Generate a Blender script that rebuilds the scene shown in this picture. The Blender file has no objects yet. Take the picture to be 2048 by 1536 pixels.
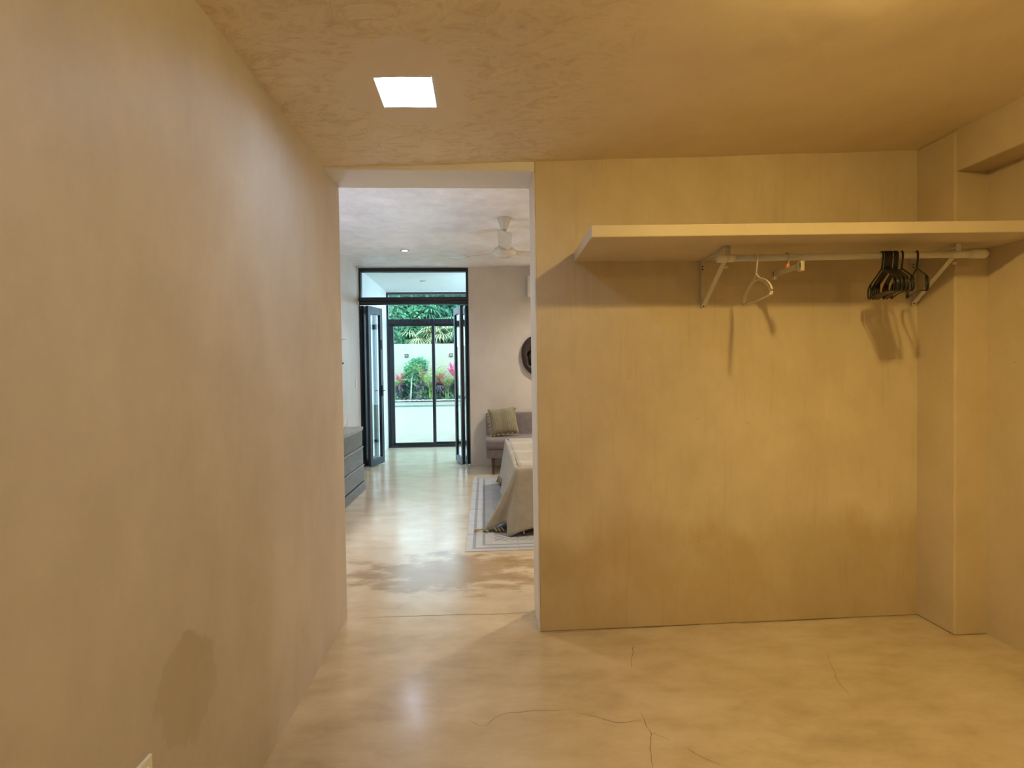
import bpy, bmesh, math, random
from mathutils import Vector, Matrix, noise
random.seed(7)
SC = bpy.context.scene
COL = SC.collection
R = math.radians

# ------------------------------------------------------------------ camera
FPX = 1050.0
H = 1.32
cam_d = bpy.data.cameras.new('camera')
cam_d.sensor_fit = 'HORIZONTAL'; cam_d.sensor_width = 36.0
cam_d.lens = 36.0 * FPX / 2048.0
cam_d.clip_start = 0.02; cam_d.clip_end = 200
cam = bpy.data.objects.new('camera', cam_d); COL.objects.link(cam)
yc = Vector((969 - 1024, 768 - 749, -FPX)).normalized()      # world +Y seen by the camera
zc = Vector((-0.0150, 1, 0)); zc = (zc - yc * zc.dot(yc)).normalized()
xc = yc.cross(zc)
M = Matrix((xc, yc, zc)).to_4x4()
M.translation = Vector((0, 0, H))
cam.matrix_world = M
SC.camera = cam

# ------------------------------------------------------------------ world, sun, exposure
SC.view_settings.view_transform = 'Standard'
SC.view_settings.look = 'None'
SC.view_settings.gamma = 1.0
SC.view_settings.use_curve_mapping = False
SC.view_settings.exposure = 0.0
try:
    SC.cycles.max_bounces = 8; SC.cycles.diffuse_bounces = 4; SC.cycles.glossy_bounces = 3; SC.cycles.transmission_bounces = 2; SC.cycles.transparent_max_bounces = 12
    SC.cycles.use_adaptive_sampling = True; SC.cycles.adaptive_threshold = 0.10; SC.cycles.adaptive_min_samples = 20
    SC.cycles.sample_clamp_indirect = 6.0
    SC.cycles.use_denoising = True
except Exception:
    pass
world = bpy.data.worlds.new('sky'); SC.world = world
world.use_nodes = True
bg = world.node_tree.nodes['Background']
bg.inputs[0].default_value = (0.62, 0.78, 1.0, 1); bg.inputs[1].default_value = 5.5
# bright hazy daylight: the sky alone lights the terrace, no cast sun shadows are seen

CLOSET_LAMP = 500.0       # emission strengths of the lamps, real and added
SKYLIGHT = 36.0
BED_LAMP = 120.0

def downlight_light(name, loc, watt, color, size=1.0, ang=150, blend=1.0):
    d = bpy.data.lights.new(name, 'SPOT'); d.energy = watt; d.color = color
    d.shadow_soft_size = 0.05 * size; d.spot_size = R(ang); d.spot_blend = blend
    o = bpy.data.objects.new(name, d); COL.objects.link(o); o.location = loc
    return o

# ------------------------------------------------------------------ materials
def new_mat(name):
    m = bpy.data.materials.new(name); m.use_nodes = True
    nt = m.node_tree; nt.nodes.clear()
    out = nt.nodes.new('ShaderNodeOutputMaterial')
    b = nt.nodes.new('ShaderNodeBsdfPrincipled')
    nt.links.new(b.outputs[0], out.inputs[0])
    return m, nt, b, out

class NB:
    """small node helper"""
    def __init__(s, nt):
        s.nt = nt
    def n(s, t, **kw):
        nd = s.nt.nodes.new(t)
        for k, v in kw.items(): setattr(nd, k, v)
        return nd
    def link(s, a, b): s.nt.links.new(a, b)
    def pos(s):
        g = s.n('ShaderNodeTexCoord'); return g.outputs['Object']
    def xyz(s, v):
        q = s.n('ShaderNodeSeparateXYZ'); s.link(v, q.inputs[0]); return q.outputs
    def mapping(s, v, scale=(1, 1, 1), loc=(0, 0, 0), rot=(0, 0, 0)):
        q = s.n('ShaderNodeMapping'); s.link(v, q.inputs[0])
        q.inputs['Scale'].default_value = scale; q.inputs['Location'].default_value = loc; q.inputs['Rotation'].default_value = rot
        return q.outputs[0]
    def noise(s, v, scale=5, detail=4, rough=.55, dist=0.0):
        q = s.n('ShaderNodeTexNoise'); s.link(v, q.inputs['Vector'])
        q.inputs['Scale'].default_value = scale; q.inputs['Detail'].default_value = detail
        q.inputs['Roughness'].default_value = rough; q.inputs['Distortion'].default_value = dist
        return q.outputs['Fac']
    def math(s, op, a, b=None, c=None, clamp=False):
        q = s.n('ShaderNodeMath', operation=op); q.use_clamp = clamp
        for i, x in enumerate((a, b, c)):
            if x is None: continue
            if isinstance(x, (int, float)): q.inputs[i].default_value = x
            else: s.link(x, q.inputs[i])
        return q.outputs[0]
    def step(s, v, lo, hi, a=0.0, b=1.0):
        q = s.n('ShaderNodeMapRange'); q.interpolation_type = 'SMOOTHSTEP'
        s.link(v, q.inputs['Value'])
        q.inputs['From Min'].default_value = lo; q.inputs['From Max'].default_value = hi
        q.inputs['To Min'].default_value = a; q.inputs['To Max'].default_value = b
        return q.outputs[0]
    def ramp(s, v, stops):
        q = s.n('ShaderNodeValToRGB'); s.link(v, q.inputs[0])
        cr = q.color_ramp
        while len(cr.elements) < len(stops): cr.elements.new(.5)
        for e, (p, c) in zip(cr.elements, stops):
            e.position = p; e.color = (c[0], c[1], c[2], 1)
        return q.outputs[0]
    def mix(s, f, a, b, mode='MIX'):
        q = s.n('ShaderNodeMix', data_type='RGBA', blend_type=mode)
        if isinstance(f, (int, float)): q.inputs[0].default_value = f
        else: s.link(f, q.inputs[0])
        for i, x in ((6, a), (7, b)):
            if isinstance(x, tuple): q.inputs[i].default_value = (x[0], x[1], x[2], 1)
            else: s.link(x, q.inputs[i])
        return q.outputs[2]
    def bump(s, h, strength, dist=.01, normal=None):
        q = s.n('ShaderNodeBump'); s.link(h, q.inputs['Height'])
        if isinstance(strength, (int, float)): q.inputs['Strength'].default_value = strength
        else: s.link(strength, q.inputs['Strength'])
        q.inputs['Distance'].default_value = dist
        if normal is not None: s.link(normal, q.inputs['Normal'])
        return q.outputs[0]

def simple(name, col, rough=.5, metal=0.0, spec=.5, var=0.0, vscale=20, bump=0.0, emit=None, estr=0.0, coat=0.0):
    m, nt, b, out = new_mat(name); k = NB(nt)
    b.inputs['Base Color'].default_value = (*col, 1)
    b.inputs['Roughness'].default_value = rough; b.inputs['Metallic'].default_value = metal
    b.inputs['Specular IOR Level'].default_value = spec
    b.inputs['Coat Weight'].default_value = coat
    if var or bump:
        p = k.pos(); f = k.noise(p, vscale, 5)
        if var:
            lo = tuple(max(0, c * (1 - var)) for c in col); hi = tuple(min(1, c * (1 + var)) for c in col)
            k.link(k.ramp(f, [(.3, lo), (.7, hi)]), b.inputs['Base Color'])
        if bump: k.link(k.bump(f, bump, .004), b.inputs['Normal'])
    if emit:
        b.inputs['Emission Color'].default_value = (*emit, 1); b.inputs['Emission Strength'].default_value = estr
    return m

def plaster(name, c_lo, c_hi, rough=.55, bump=.12, trowel=None, extra=None, spec=.4, scale=1.0, pocks=False):
    """hand-trowelled polished cement: clouds, fine mottling, streaks"""
    m, nt, b, out = new_mat(name); k = NB(nt); p = k.pos()
    big = k.noise(p, 1.3 * scale, 2, .6)
    mid = k.noise(k.mapping(p, (1, 1, .6), rot=(.3, .2, .1)), 5.0 * scale, 5, .68)
    f = k.math('ADD', k.math('MULTIPLY', big, .5), k.math('MULTIPLY', mid, .5))
    col = k.ramp(f, [(.34, c_lo), (.66, c_hi)])
    if pocks:      # sparse dark pock marks
        pk = k.n('ShaderNodeTexVoronoi'); pk.inputs['Scale'].default_value = 7.0; k.link(p, pk.inputs['Vector'])
        pm = k.math('MULTIPLY', k.step(pk.outputs['Distance'], .018, .034, 1, 0), k.step(big, .50, .56))
        col = k.mix(k.math('MULTIPLY', pm, .5), col, tuple(c * .28 for c in c_lo))
    rgh = k.math('MULTIPLY_ADD', big, .36, rough - .17)
    nrm = k.bump(k.noise(k.mapping(p, (1, 1, .7), rot=(.3, .2, .1)), 6.0 * scale, 2, .5), bump, .02) if bump else None
    if extra: col, nrm = extra(k, p, col, nrm, mid, big)
    k.link(col, b.inputs['Base Color']); k.link(rgh, b.inputs['Roughness'])
    if nrm is not None: k.link(nrm, b.inputs['Normal'])
    b.inputs['Specular IOR Level'].default_value = spec
    return m

def stain_left(k, p, col, nrm, mid, fine):
    x, y, z = k.xyz(p)
    n = k.noise(p, 9, 3, .65)
    n2 = mid
    yy = k.math('SUBTRACT', y, 1.372); zz = k.math('SUBTRACT', z, .53)
    u = k.math('SUBTRACT', k.math('MULTIPLY', yy, .94), k.math('MULTIPLY', zz, .34))
    v = k.math('ADD', k.math('MULTIPLY', yy, .34), k.math('MULTIPLY', zz, .94))
    d = k.math('SQRT', k.math('ADD', k.math('POWER', k.math('DIVIDE', u, .150), 2.0), k.math('POWER', k.math('DIVIDE', v, .150), 2.0)))
    d = k.math('ADD', d, k.math('MULTIPLY', k.math('SUBTRACT', n, .5), 1.1))
    d = k.math('ADD', d, k.math('MULTIPLY', k.math('SUBTRACT', n2, .5), .55))
    mk = k.step(d, .84, 1.02, 1, 0)
    col = k.mix(k.math('MULTIPLY', mk, k.step(n2, .38, .60, .45, 1.0)), col, k.mix(1.0, col, (.84, .80, .67), 'MULTIPLY'))
    # second small drip near the socket plate
    d2 = k.math('SQRT', k.math('ADD', k.math('POWER', k.math('DIVIDE', k.math('SUBTRACT', y, 1.035), .03), 2.0), k.math('POWER', k.math('DIVIDE', k.math('SUBTRACT', z, .45), .10), 2.0)))
    mk2 = k.step(k.math('ADD', d2, k.math('MULTIPLY', n, 1.2)), .9, 1.3, .55, 0)
    col = k.mix(mk2, col, k.mix(1.0, col, (.72, .68, .55), 'MULTIPLY'))
    return col, nrm

def damp_back(k, p, col, nrm, mid, big):
    x, y, z = k.xyz(p)
    n = k.noise(k.mapping(p, (1, 1, .5)), 3.2, 4, .64)
    lim = k.math('ADD', z, k.math('MULTIPLY', k.math('SUBTRACT', n, .5), .55))
    mk = k.step(lim, .40, .60, 1, 0)
    col = k.mix(k.math('MULTIPLY', mk, k.step(mid, .35, .62, .35, .95)), col, k.mix(1.0, col, (.80, .73, .60), 'MULTIPLY'))
    # vertical trowel streaks
    st = k.noise(k.mapping(p, (9, 9, .7)), 3, 2, .6)
    col = k.mix(k.step(st, .56, .72, 0, .22), col, k.mix(1.0, col, (.80, .74, .62), 'MULTIPLY'))
    return col, nrm

def trowel_ceiling(k, p, col, nrm, mid, big):
    x, y, z = k.xyz(p)
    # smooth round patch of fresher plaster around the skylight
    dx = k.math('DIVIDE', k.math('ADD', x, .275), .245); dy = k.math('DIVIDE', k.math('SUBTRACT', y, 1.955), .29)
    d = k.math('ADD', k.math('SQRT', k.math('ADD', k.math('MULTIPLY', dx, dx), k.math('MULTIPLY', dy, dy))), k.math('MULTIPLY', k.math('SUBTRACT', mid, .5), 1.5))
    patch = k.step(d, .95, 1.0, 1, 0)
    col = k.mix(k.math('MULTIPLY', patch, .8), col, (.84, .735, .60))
    left = k.step(k.math('ADD', x, k.math('MULTIPLY', mid, .5)), .45, .95, 1, 0)
    rgh = k.math('MULTIPLY', left, k.math('SUBTRACT', 1.0, patch))
    hh = k.noise(k.mapping(p, (1, 1.9, 1), rot=(0, 0, .5)), 7, 5, .72, 2.2)
    col = k.mix(k.math('MULTIPLY', rgh, k.step(hh, .46, .66, .0, .6)), col, k.mix(1.0, col, (.76, .69, .58), 'MULTIPLY'))
    nrm = k.bump(hh, k.math('MULTIPLY', rgh, .6), .014, nrm)
    return col, nrm

M_wall_left = plaster('plaster_left', (.51, .46, .41), (.63, .58, .535), .50, .10, extra=stain_left)
M_wall_back = plaster('plaster_back', (.57, .475, .33), (.71, .605, .44), .60, .12, extra=damp_back, pocks=True)
M_wall_right = plaster('plaster_right', (.54, .44, .29), (.65, .54, .38), .62, .14, pocks=True)
M_ceil = plaster('plaster_ceiling', (.82, .69, .50), (.92, .80, .60), .62, .10, extra=trowel_ceiling)
M_bed_wall = plaster('plaster_bedroom', (.58, .53, .47), (.67, .62, .56), .6, 0)
M_bed_ceil = plaster('plaster_bedroom_ceiling', (.68, .65, .64), (.92, .90, .90), .44, .22, spec=.6, scale=1.3)  # strong tone contrast paints glossy whitish swirls into the colour
M_jamb = plaster('plaster_jamb', (.78, .77, .77), (.85, .84, .85), .5, 0)
M_hall = plaster('plaster_hall', (.84, .86, .85), (.90, .92, .91), .6, 0)
M_shelf = plaster('plaster_shelf', (.62, .53, .40), (.70, .61, .47), .55, 0)

def floor_mat():
    m, nt, b, out = new_mat('polished_cement_floor'); k = NB(nt); p = k.pos()
    x, y, z = k.xyz(p)
    big = k.noise(p, .9, 3, .62)
    mid = k.noise(k.mapping(p, (1, 2.2, 1), rot=(0, 0, .25)), 3.0, 5, .66)
    f = k.math('ADD', k.math('MULTIPLY', big, .50), k.math('MULTIPLY', mid, .50))
    col = k.ramp(f, [(.32, (.42, .33, .21)), (.46, (.535, .43, .285)), (.56, (.595, .495, .35)), (.68, (.69, .605, .475))])
    # brown water blotches just past the doorway
    dy = k.math('DIVIDE', k.math('SUBTRACT', y, 3.50), .40)
    dx = k.math('DIVIDE', k.math('ADD', x, .25), .85)
    d = k.math('ADD', k.math('SQRT', k.math('ADD', k.math('MULTIPLY', dx, dx), k.math('MULTIPLY', dy, dy))), k.math('MULTIPLY', k.math('SUBTRACT', mid, .5), 3.0))
    col = k.mix(k.step(d, .45, .95, .85, 0), col, k.mix(1.0, col, (.62, .50, .33), 'MULTIPLY'))
    k.link(col, b.inputs['Base Color'])
    k.link(k.math('MINIMUM', k.math('MULTIPLY_ADD', big, -.22, .32), .255), b.inputs['Roughness'])
    b.inputs['Specular IOR Level'].default_value = .75
    k.link(k.bump(big, .16, .02), b.inputs['Normal'])
    return m
M_floor = floor_mat()

def tile_mat():
    m, nt, b, out = new_mat('patterned_cement_tile'); k = NB(nt); p = k.pos()
    g = k.n('ShaderNodeNewGeometry'); x, y, z = k.xyz(g.outputs['Position'])
    dx = k.math('SUBTRACT', x, TX0); d1 = k.math('SUBTRACT', y, TY0); d2 = k.math('SUBTRACT', TY1, y)
    d = k.math('MINIMUM', dx, k.math('MINIMUM', d1, d2))
    def band(lo, hi):
        return k.math('MULTIPLY', k.math('GREATER_THAN', d, lo), k.math('LESS_THAN', d, hi))
    st = k.math('ADD', band(.052, .078), band(.128, .150))
    # zigzag field
    tri = k.math('PINGPONG', k.math('ADD', x, 0.0), .10)
    tri2 = k.math('PINGPONG', y, .10)
    zz = k.math('PINGPONG', k.math('ADD', tri2, x), .034)
    zz2 = k.math('PINGPONG', k.math('SUBTRACT', tri, y), .034)
    zmask = k.math('MULTIPLY', k.math('GREATER_THAN', d, .225), k.math('LESS_THAN', k.math('MINIMUM', zz, zz2), .010))
    n = k.noise(p, 8, 4)
    base = k.ramp(n, [(.3, (.43, .44, .45)), (.7, (.53, .54, .55))])
    col = k.mix(k.math('MULTIPLY', st, .85), base, (.22, .26, .32))
    col = k.mix(k.math('MULTIPLY', zmask, .75), col, (.26, .28, .30))
    k.link(col, b.inputs['Base Color']); b.inputs['Roughness'].default_value = .38
    return m
TX0, TY0, TS = -.163, 3.90, .404
TY1 = TY0 + 7 * TS
M_tile = tile_mat()
M_grout = simple('grout', (.42, .38, .33), .8, var=.15)

def wood(name, c1, c2, scale=6, rough=.5, axis=(1, 1, 12), bump=.1):
    m, nt, b, out = new_mat(name); k = NB(nt); p = k.pos()
    g = k.noise(k.mapping(p, axis), scale, 6, .6, 1.2)
    k.link(k.ramp(g, [(.3, c1), (.7, c2)]), b.inputs['Base Color'])
    b.inputs['Roughness'].default_value = rough
    k.link(k.bump(g, bump, .004), b.inputs['Normal'])
    return m
M_dresser = wood('washed_dark_wood', (.075, .068, .066), (.17, .155, .15), 5, .42, (8, 1, 8))
M_dresser_top = wood('washed_wood_top', (.20, .18, .17), (.42, .40, .38), 5, .4, (8, 1, 8))
M_leg = wood('dark_leg_wood', (.05, .018, .010), (.10, .035, .02), 5, .45, (9, 9, 1))
M_drift = wood('driftwood', (.006, .004, .003), (.05, .025, .015), 4, .55, (1, 4, 1), .5)

def fabric(name, c1, c2, weave=220, bands=None, rough=.9, bump=.25):
    m, nt, b, out = new_mat(name); k = NB(nt); p = k.pos()
    w1 = k.n('ShaderNodeTexWave', wave_type='BANDS', bands_direction='X'); w1.inputs['Scale'].default_value = weave
    w2 = k.n('ShaderNodeTexWave', wave_type='BANDS', bands_direction='Z'); w2.inputs['Scale'].default_value = weave
    k.link(p, w1.inputs['Vector']); k.link(p, w2.inputs['Vector'])
    h = k.math('MULTIPLY', w1.outputs['Fac'], w2.outputs['Fac'])
    n = k.noise(p, 14, 5)
    col = k.ramp(k.math('ADD', k.math('MULTIPLY', n, .7), k.math('MULTIPLY', h, .3)), [(.25, c1), (.75, c2)])
    if bands: col = bands(k, p, col)
    k.link(col, b.inputs['Base Color']); b.inputs['Roughness'].default_value = rough
    b.inputs['Sheen Weight'].default_value = .25
    b.inputs['Specular IOR Level'].default_value = .2
    k.link(k.bump(h, bump, .002), b.inputs['Normal'])
    return m
M_sofa = fabric('mauve_grey_upholstery', (.17, .145, .145), (.25, .215, .215), 260)
def spread_bands(k, p, col):
    x, y, z = k.xyz(p)
    up = k.math('GREATER_THAN', z, .535)
    t = k.math('PINGPONG', k.math('SUBTRACT', y, 4.56), .32)
    band = k.math('LESS_THAN', t, .075)
    zig = k.math('PINGPONG', k.math('ADD', k.math('PINGPONG', x, .035), y), .022)
    dots = k.math('LESS_THAN', zig, .009)
    return k.mix(k.math('MULTIPLY', up, k.math('MULTIPLY', k.math('MULTIPLY', band, dots), .55)), col, (.72, .68, .58))
M_spread = fabric('taupe_bedspread_cloth', (.33, .305, .245), (.43, .40, .335), 150, spread_bands)
def cushion_bands(k, p, col):
    x, y, z = k.xyz(p)
    s = k.math('LESS_THAN', k.math('PINGPONG', x, .012), .0035)
    col = k.mix(k.math('MULTIPLY', s, .45), col, (.12, .11, .07))
    c = k.math('LESS_THAN', k.math('ABSOLUTE', k.math('ADD', x, -.01)), .042)
    zz = k.math('LESS_THAN', k.math('PINGPONG', k.math('ADD', z, k.math('PINGPONG', x, .02)), .012), .005)
    return k.mix(k.math('MULTIPLY', k.math('MULTIPLY', c, zz), .6), col, (.10, .095, .07))
M_cushion = fabric('olive_woven_cotton', (.24, .215, .135), (.33, .30, .20), 260, cushion_bands)
M_tassel = fabric('cream_tassel_cotton', (.42, .34, .20), (.58, .48, .31), 300)
M_dark = simple('dark_under_bed', (.02, .018, .016), .8)
M_mattress = simple('white_mattress', (.7, .7, .68), .9, var=.05)

M_alu = simple('anthracite_aluminium', (.022, .027, .036), .34, .25, .5, var=.15, vscale=6)
M_alu_track = simple('anthracite_track', (.03, .035, .045), .5, .2, .4, var=.3, vscale=60)
M_white_metal = simple('white_enamelled_steel', (.66, .64, .60), .4, 0, .5, var=.04)
M_white_plastic = simple('white_plastic', (.72, .70, .64), .35, 0, .5, var=.03)
M_cream_plastic = simple('cream_plastic', (.74, .66, .50), .35, 0, .5, var=.04)
M_black_plastic = simple('black_plastic', (.012, .011, .010), .28, 0, .5, var=.2)
M_clear_plastic = simple('clear_acrylic', (.52, .46, .35), .2, 0, .6, var=.06)
M_orange = simple('orange_size_tag', (.70, .30, .08), .4, var=.05)
M_steel = simple('clip_steel', (.20, .18, .16), .3, .9, var=.1)
M_screw = simple('dark_screw', (.03, .025, .02), .5, .5, var=.1)
M_fan = simple('cream_white_enamel', (.60, .58, .50), .25, 0, .6, var=.03, coat=.3)
M_plate = simple('white_switch_plastic', (.80, .79, .75), .3, 0, .5, var=.03)
M_chrome = simple('brushed_nickel', (.55, .54, .52), .3, .9, var=.08)
M_hoop = simple('white_lacquer', (.85, .85, .84), .3, var=.03)

def glass_mat(name, tint, refl=1.0, rough=0.0):
    m = bpy.data.materials.new(name); m.use_nodes = True; nt = m.node_tree; nt.nodes.clear(); k = NB(nt)
    out = k.n('ShaderNodeOutputMaterial'); t = k.n('ShaderNodeBsdfTransparent'); g = k.n('ShaderNodeBsdfGlossy')
    t.inputs[0].default_value = (*tint, 1); g.inputs['Roughness'].default_value = rough; g.inputs[0].default_value = (1, 1, 1, 1)
    lw = k.n('ShaderNodeLayerWeight'); lw.inputs['Blend'].default_value = .5
    fr = k.math('ADD', k.math('MULTIPLY', k.math('POWER', lw.outputs['Facing'], 5.0), .94), .03)      # Schlick
    mx = k.n('ShaderNodeMixShader'); k.link(k.math('MULTIPLY', fr, refl), mx.inputs[0])
    k.link(t.outputs[0], mx.inputs[1]); k.link(g.outputs[0], mx.inputs[2]); k.link(mx.outputs[0], out.inputs[0])
    return m
M_glass = glass_mat('clear_glass', (.94, .98, .98))
M_glass_tint = glass_mat('green_tinted_glass', (.84, .95, .92))
M_mirror = simple('mirror_silver', (.85, .85, .83), .03, 1.0, var=.01)

def lamp_mat(name, col, strength, edge=None):
    m, nt, b, out = new_mat(name)
    b.inputs['Base Color'].default_value = (.8, .8, .8, 1)
    b.inputs['Emission Color'].default_value = (*col, 1); b.inputs['Emission Strength'].default_value = strength
    return m
WARM = (1.0, .70, .22)
M_sky_pane = lamp_mat('skylight_opal_glow', (.56, .77, 1.0), SKYLIGHT)
M_lamp_lens = lamp_mat('downlight_lens_glow', (1.0, .86, .66), 4.0)
M_lamp_off = simple('downlight_lens_off', (.45, .50, .48), .4, var=.05)

M_paving = plaster('sandy_paving', (.30, .25, .19), (.37, .315, .245), .85, 0, scale=2, spec=.15)
M_garden_wall = plaster('garden_wall_render', (.46, .395, .315), (.54, .475, .385), .85, 0, spec=.15)
M_coping = simple('pale_stone_coping', (.30, .255, .195), .8, 0, .2, var=.08)
M_water = simple('pool_water', (.015, .16, .18), .35, 0, .15, var=.15, vscale=2)
M_soil = simple('dark_soil', (.055, .05, .045), .95, var=.4, vscale=9)
M_pebble = simple('grey_pebble', (.34, .34, .32), .85, var=.4, vscale=4)
def leaf_mat(name, c1, c2, scale=3, tr=.25):
    m, nt, b, out = new_mat(name); k = NB(nt); p = k.pos()
    n = k.noise(p, scale, 4, .7)
    c = k.ramp(n, [(.32, c1), (.68, c2)])
    k.link(c, b.inputs['Base Color']); b.inputs['Roughness'].default_value = .45
    t = k.n('ShaderNodeBsdfTranslucent'); k.link(c, t.inputs[0])
    mx = k.n('ShaderNodeMixShader'); mx.inputs[0].default_value = tr
    k.link(b.outputs[0], mx.inputs[1]); k.link(t.outputs[0], mx.inputs[2]); k.link(mx.outputs[0], out.inputs[0])
    return m
M_leaf_dark = leaf_mat('deep_green_leaf', (0.012, 0.090, 0.063), (0.083, 0.315, 0.173), 2.5)
M_leaf_mid = leaf_mat('mid_green_leaf', (0.045, 0.225, 0.120), (0.225, 0.510, 0.270), 3)
M_leaf_lime = leaf_mat('lime_palm_leaf', (0.180, 0.420, 0.105), (0.630, 0.780, 0.240), 2)
M_leaf_pale = leaf_mat('dry_pale_frond', (0.330, 0.420, 0.210), (0.930, 0.870, 0.540), 1.6)
M_leaf_fan = leaf_mat('blue_green_fan_leaf', (0.075, 0.315, 0.195), (0.300, 0.630, 0.375), 1.6)
M_leaf_pink = leaf_mat('magenta_leaf', (0.70, 0.04, 0.22), (0.98, 0.20, 0.50), 5)
M_leaf_purple = leaf_mat('purple_grey_leaf', (0.075, 0.068, 0.090), (0.330, 0.270, 0.360), 6)
M_bark = simple('pale_bark', (.62, .56, .45), .9, var=.2, vscale=12)
M_trunk = simple('brown_trunk', (.12, .09, .06), .9, var=.3, vscale=9)

# ------------------------------------------------------------------ mesh helpers
class MB:
    def __init__(s): s.v = []; s.f = []; s.smooth = []
    def add(s, vs, fs, smooth=False):
        o = len(s.v); s.v += [tuple(v) for v in vs]
        for f in fs: s.f.append(tuple(i + o for i in f)); s.smooth.append(smooth)
        return s
    def box(s, lo, hi, T=None):
        x0, y0, z0 = lo; x1, y1, z1 = hi
        vs = [Vector(v) for v in ((x0, y0, z0), (x1, y0, z0), (x1, y1, z0), (x0, y1, z0), (x0, y0, z1), (x1, y0, z1), (x1, y1, z1), (x0, y1, z1))]
        if T: vs = [T @ v for v in vs]
        return s.add(vs, [(0, 3, 2, 1), (4, 5, 6, 7), (0, 1, 5, 4), (1, 2, 6, 5), (2, 3, 7, 6), (3, 0, 4, 7)])
    def prism(s, poly, z0, z1):
        n = len(poly)
        vs = [(x, y, z0) for x, y in poly] + [(x, y, z1) for x, y in poly]
        return s.add(vs, [tuple(reversed(range(n))), tuple(range(n, 2 * n))] + [(i, (i + 1) % n, (i + 1) % n + n, i + n) for i in range(n)])
    def tube(s, pts, r, seg=8, closed=False, flat=None):
        pts = [Vector(p) for p in pts]; n = len(pts)
        rr = r if isinstance(r, (list, tuple)) else [r] * n
        rings = []; prev = None
        for i, p in enumerate(pts):
            if closed: t = pts[(i + 1) % n] - pts[i - 1]
            else: t = pts[min(i + 1, n - 1)] - pts[max(i - 1, 0)]
            t.normalize()
            if prev is None:
                a = Vector((0, 0, 1)) if abs(t.z) < .9 else Vector((1, 0, 0))
                u = t.cross(a).normalized()
            else:
                u = (prev - t * prev.dot(t)).normalized()
            prev = u; w = t.cross(u)
            fx, fy = (1, 1) if not flat else flat
            rings.append([p + (u * math.cos(2 * math.pi * j / seg) * fx + w * math.sin(2 * math.pi * j / seg) * fy) * rr[i] for j in range(seg)])
        vs = [v for rg in rings for v in rg]; fs = []
        m = n if closed else n - 1
        for i in range(m):
            a, b = i * seg, ((i + 1) % n) * seg
            for j in range(seg): fs.append((a + j, a + (j + 1) % seg, b + (j + 1) % seg, b + j))
        if not closed:
            fs.append(tuple(reversed(range(seg)))); fs.append(tuple(range((n - 1) * seg, n * seg)))
        return s.add(vs, fs, True)
    def lathe(s, prof, c=(0, 0, 0), seg=24):
        vs = []; fs = []
        for r, z in prof:
            for j in range(seg):
                a = 2 * math.pi * j / seg; vs.append((c[0] + r * math.cos(a), c[1] + r * math.sin(a), c[2] + z))
        for i in range(len(prof) - 1):
            for j in range(seg):
                fs.append((i * seg + j, i * seg + (j + 1) % seg, (i + 1) * seg + (j + 1) % seg, (i + 1) * seg + j))
        fs.append(tuple(reversed(range(seg)))); fs.append(tuple(range((len(prof) - 1) * seg, len(prof) * seg)))
        return s.add(vs, fs, True)
    def grid(s, nu, nv, fn, smooth=True, skip=None):
        vs = [fn(i / nu, j / nv) for j in range(nv + 1) for i in range(nu + 1)]
        fs = [(j * (nu + 1) + i, j * (nu + 1) + i + 1, (j + 1) * (nu + 1) + i + 1, (j + 1) * (nu + 1) + i) for j in range(nv) for i in range(nu) if not (skip and skip(i, j))]
        return s.add(vs, fs, smooth)
    def mesh(s, name):
        me = bpy.data.meshes.new(name); me.from_pydata(s.v, [], s.f)
        me.polygons.foreach_set('use_smooth', s.smooth); me.update()
        bm = bmesh.new(); bm.from_mesh(me); bmesh.ops.recalc_face_normals(bm, faces=bm.faces[:]); bm.to_mesh(me); bm.free()
        return me
    def build(s, name, mat, parent=None, bevel=0.0, seg=2, loc=None, solid=0.0, sub=0):
        me = s.mesh(name); me.materials.append(mat)
        o = bpy.data.objects.new(name, me); COL.objects.link(o)
        if parent: o.parent = parent
        if loc: o.location = loc
        if solid:
            q = o.modifiers.new('thickness', 'SOLIDIFY'); q.thickness = solid; q.offset = 0
        if bevel:
            q = o.modifiers.new('bevel', 'BEVEL'); q.width = bevel; q.segments = seg; q.limit_method = 'ANGLE'; q.angle_limit = R(40)
        if sub:
            q = o.modifiers.new('subdivision', 'SUBSURF'); q.levels = sub; q.render_levels = sub
        return o

def tag(o, label=None, cat=None, group=None, kind=None):
    if label: o['label'] = label
    if cat: o['category'] = cat
    if group: o['group'] = group
    if kind: o['kind'] = kind
    return o
def thing(name, label, cat, loc=(0, 0, 0), rz=0.0, group=None):
    o = bpy.data.objects.new(name, None); COL.objects.link(o)
    o.location = loc; o.rotation_euler = (0, 0, rz); o.empty_display_size = .1
    return tag(o, label, cat, group)
def struct(o, label, cat=None):
    return tag(o, label, cat, kind='structure')
def copy_tree(o, parent=None):
    c = o.copy(); COL.objects.link(c); c.parent = parent
    for ch in [q for q in o.children]: copy_tree(ch, c)
    return c

# ================================================================== SETTING
YB0, YB1 = 2.90, 7.587           # bedroom
ZB = 2.862                      # bedroom ceiling
YV1 = 9.68                      # glazed outer wall of the hall
XL = -.768                      # closet left wall
XJ = .266                       # right jamb of the doorway
def ceil_z(x): return 2.345 + .0403 * (x + .766)
def yb(x): return 2.648 + .012 * (x - .266)      # front face of the closet end wall

fl = MB()
fl.box((-2.4, -2.6, -.2), (3.4, YV1 + .12, 0))
floor = struct(fl.build('floor', M_floor), 'polished tan cement floor running from closet to glass door', 'floor')

w = MB(); w.box((XL - .16, -2.5, 0), (XL, 2.885, 2.6))
struct(w.build('wall_left', M_wall_left), 'tan troweled plaster wall with a dark damp patch low down', 'wall')

def wavy_wall(name, mat, fn, nu, nv, back, label):
    pass

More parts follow.
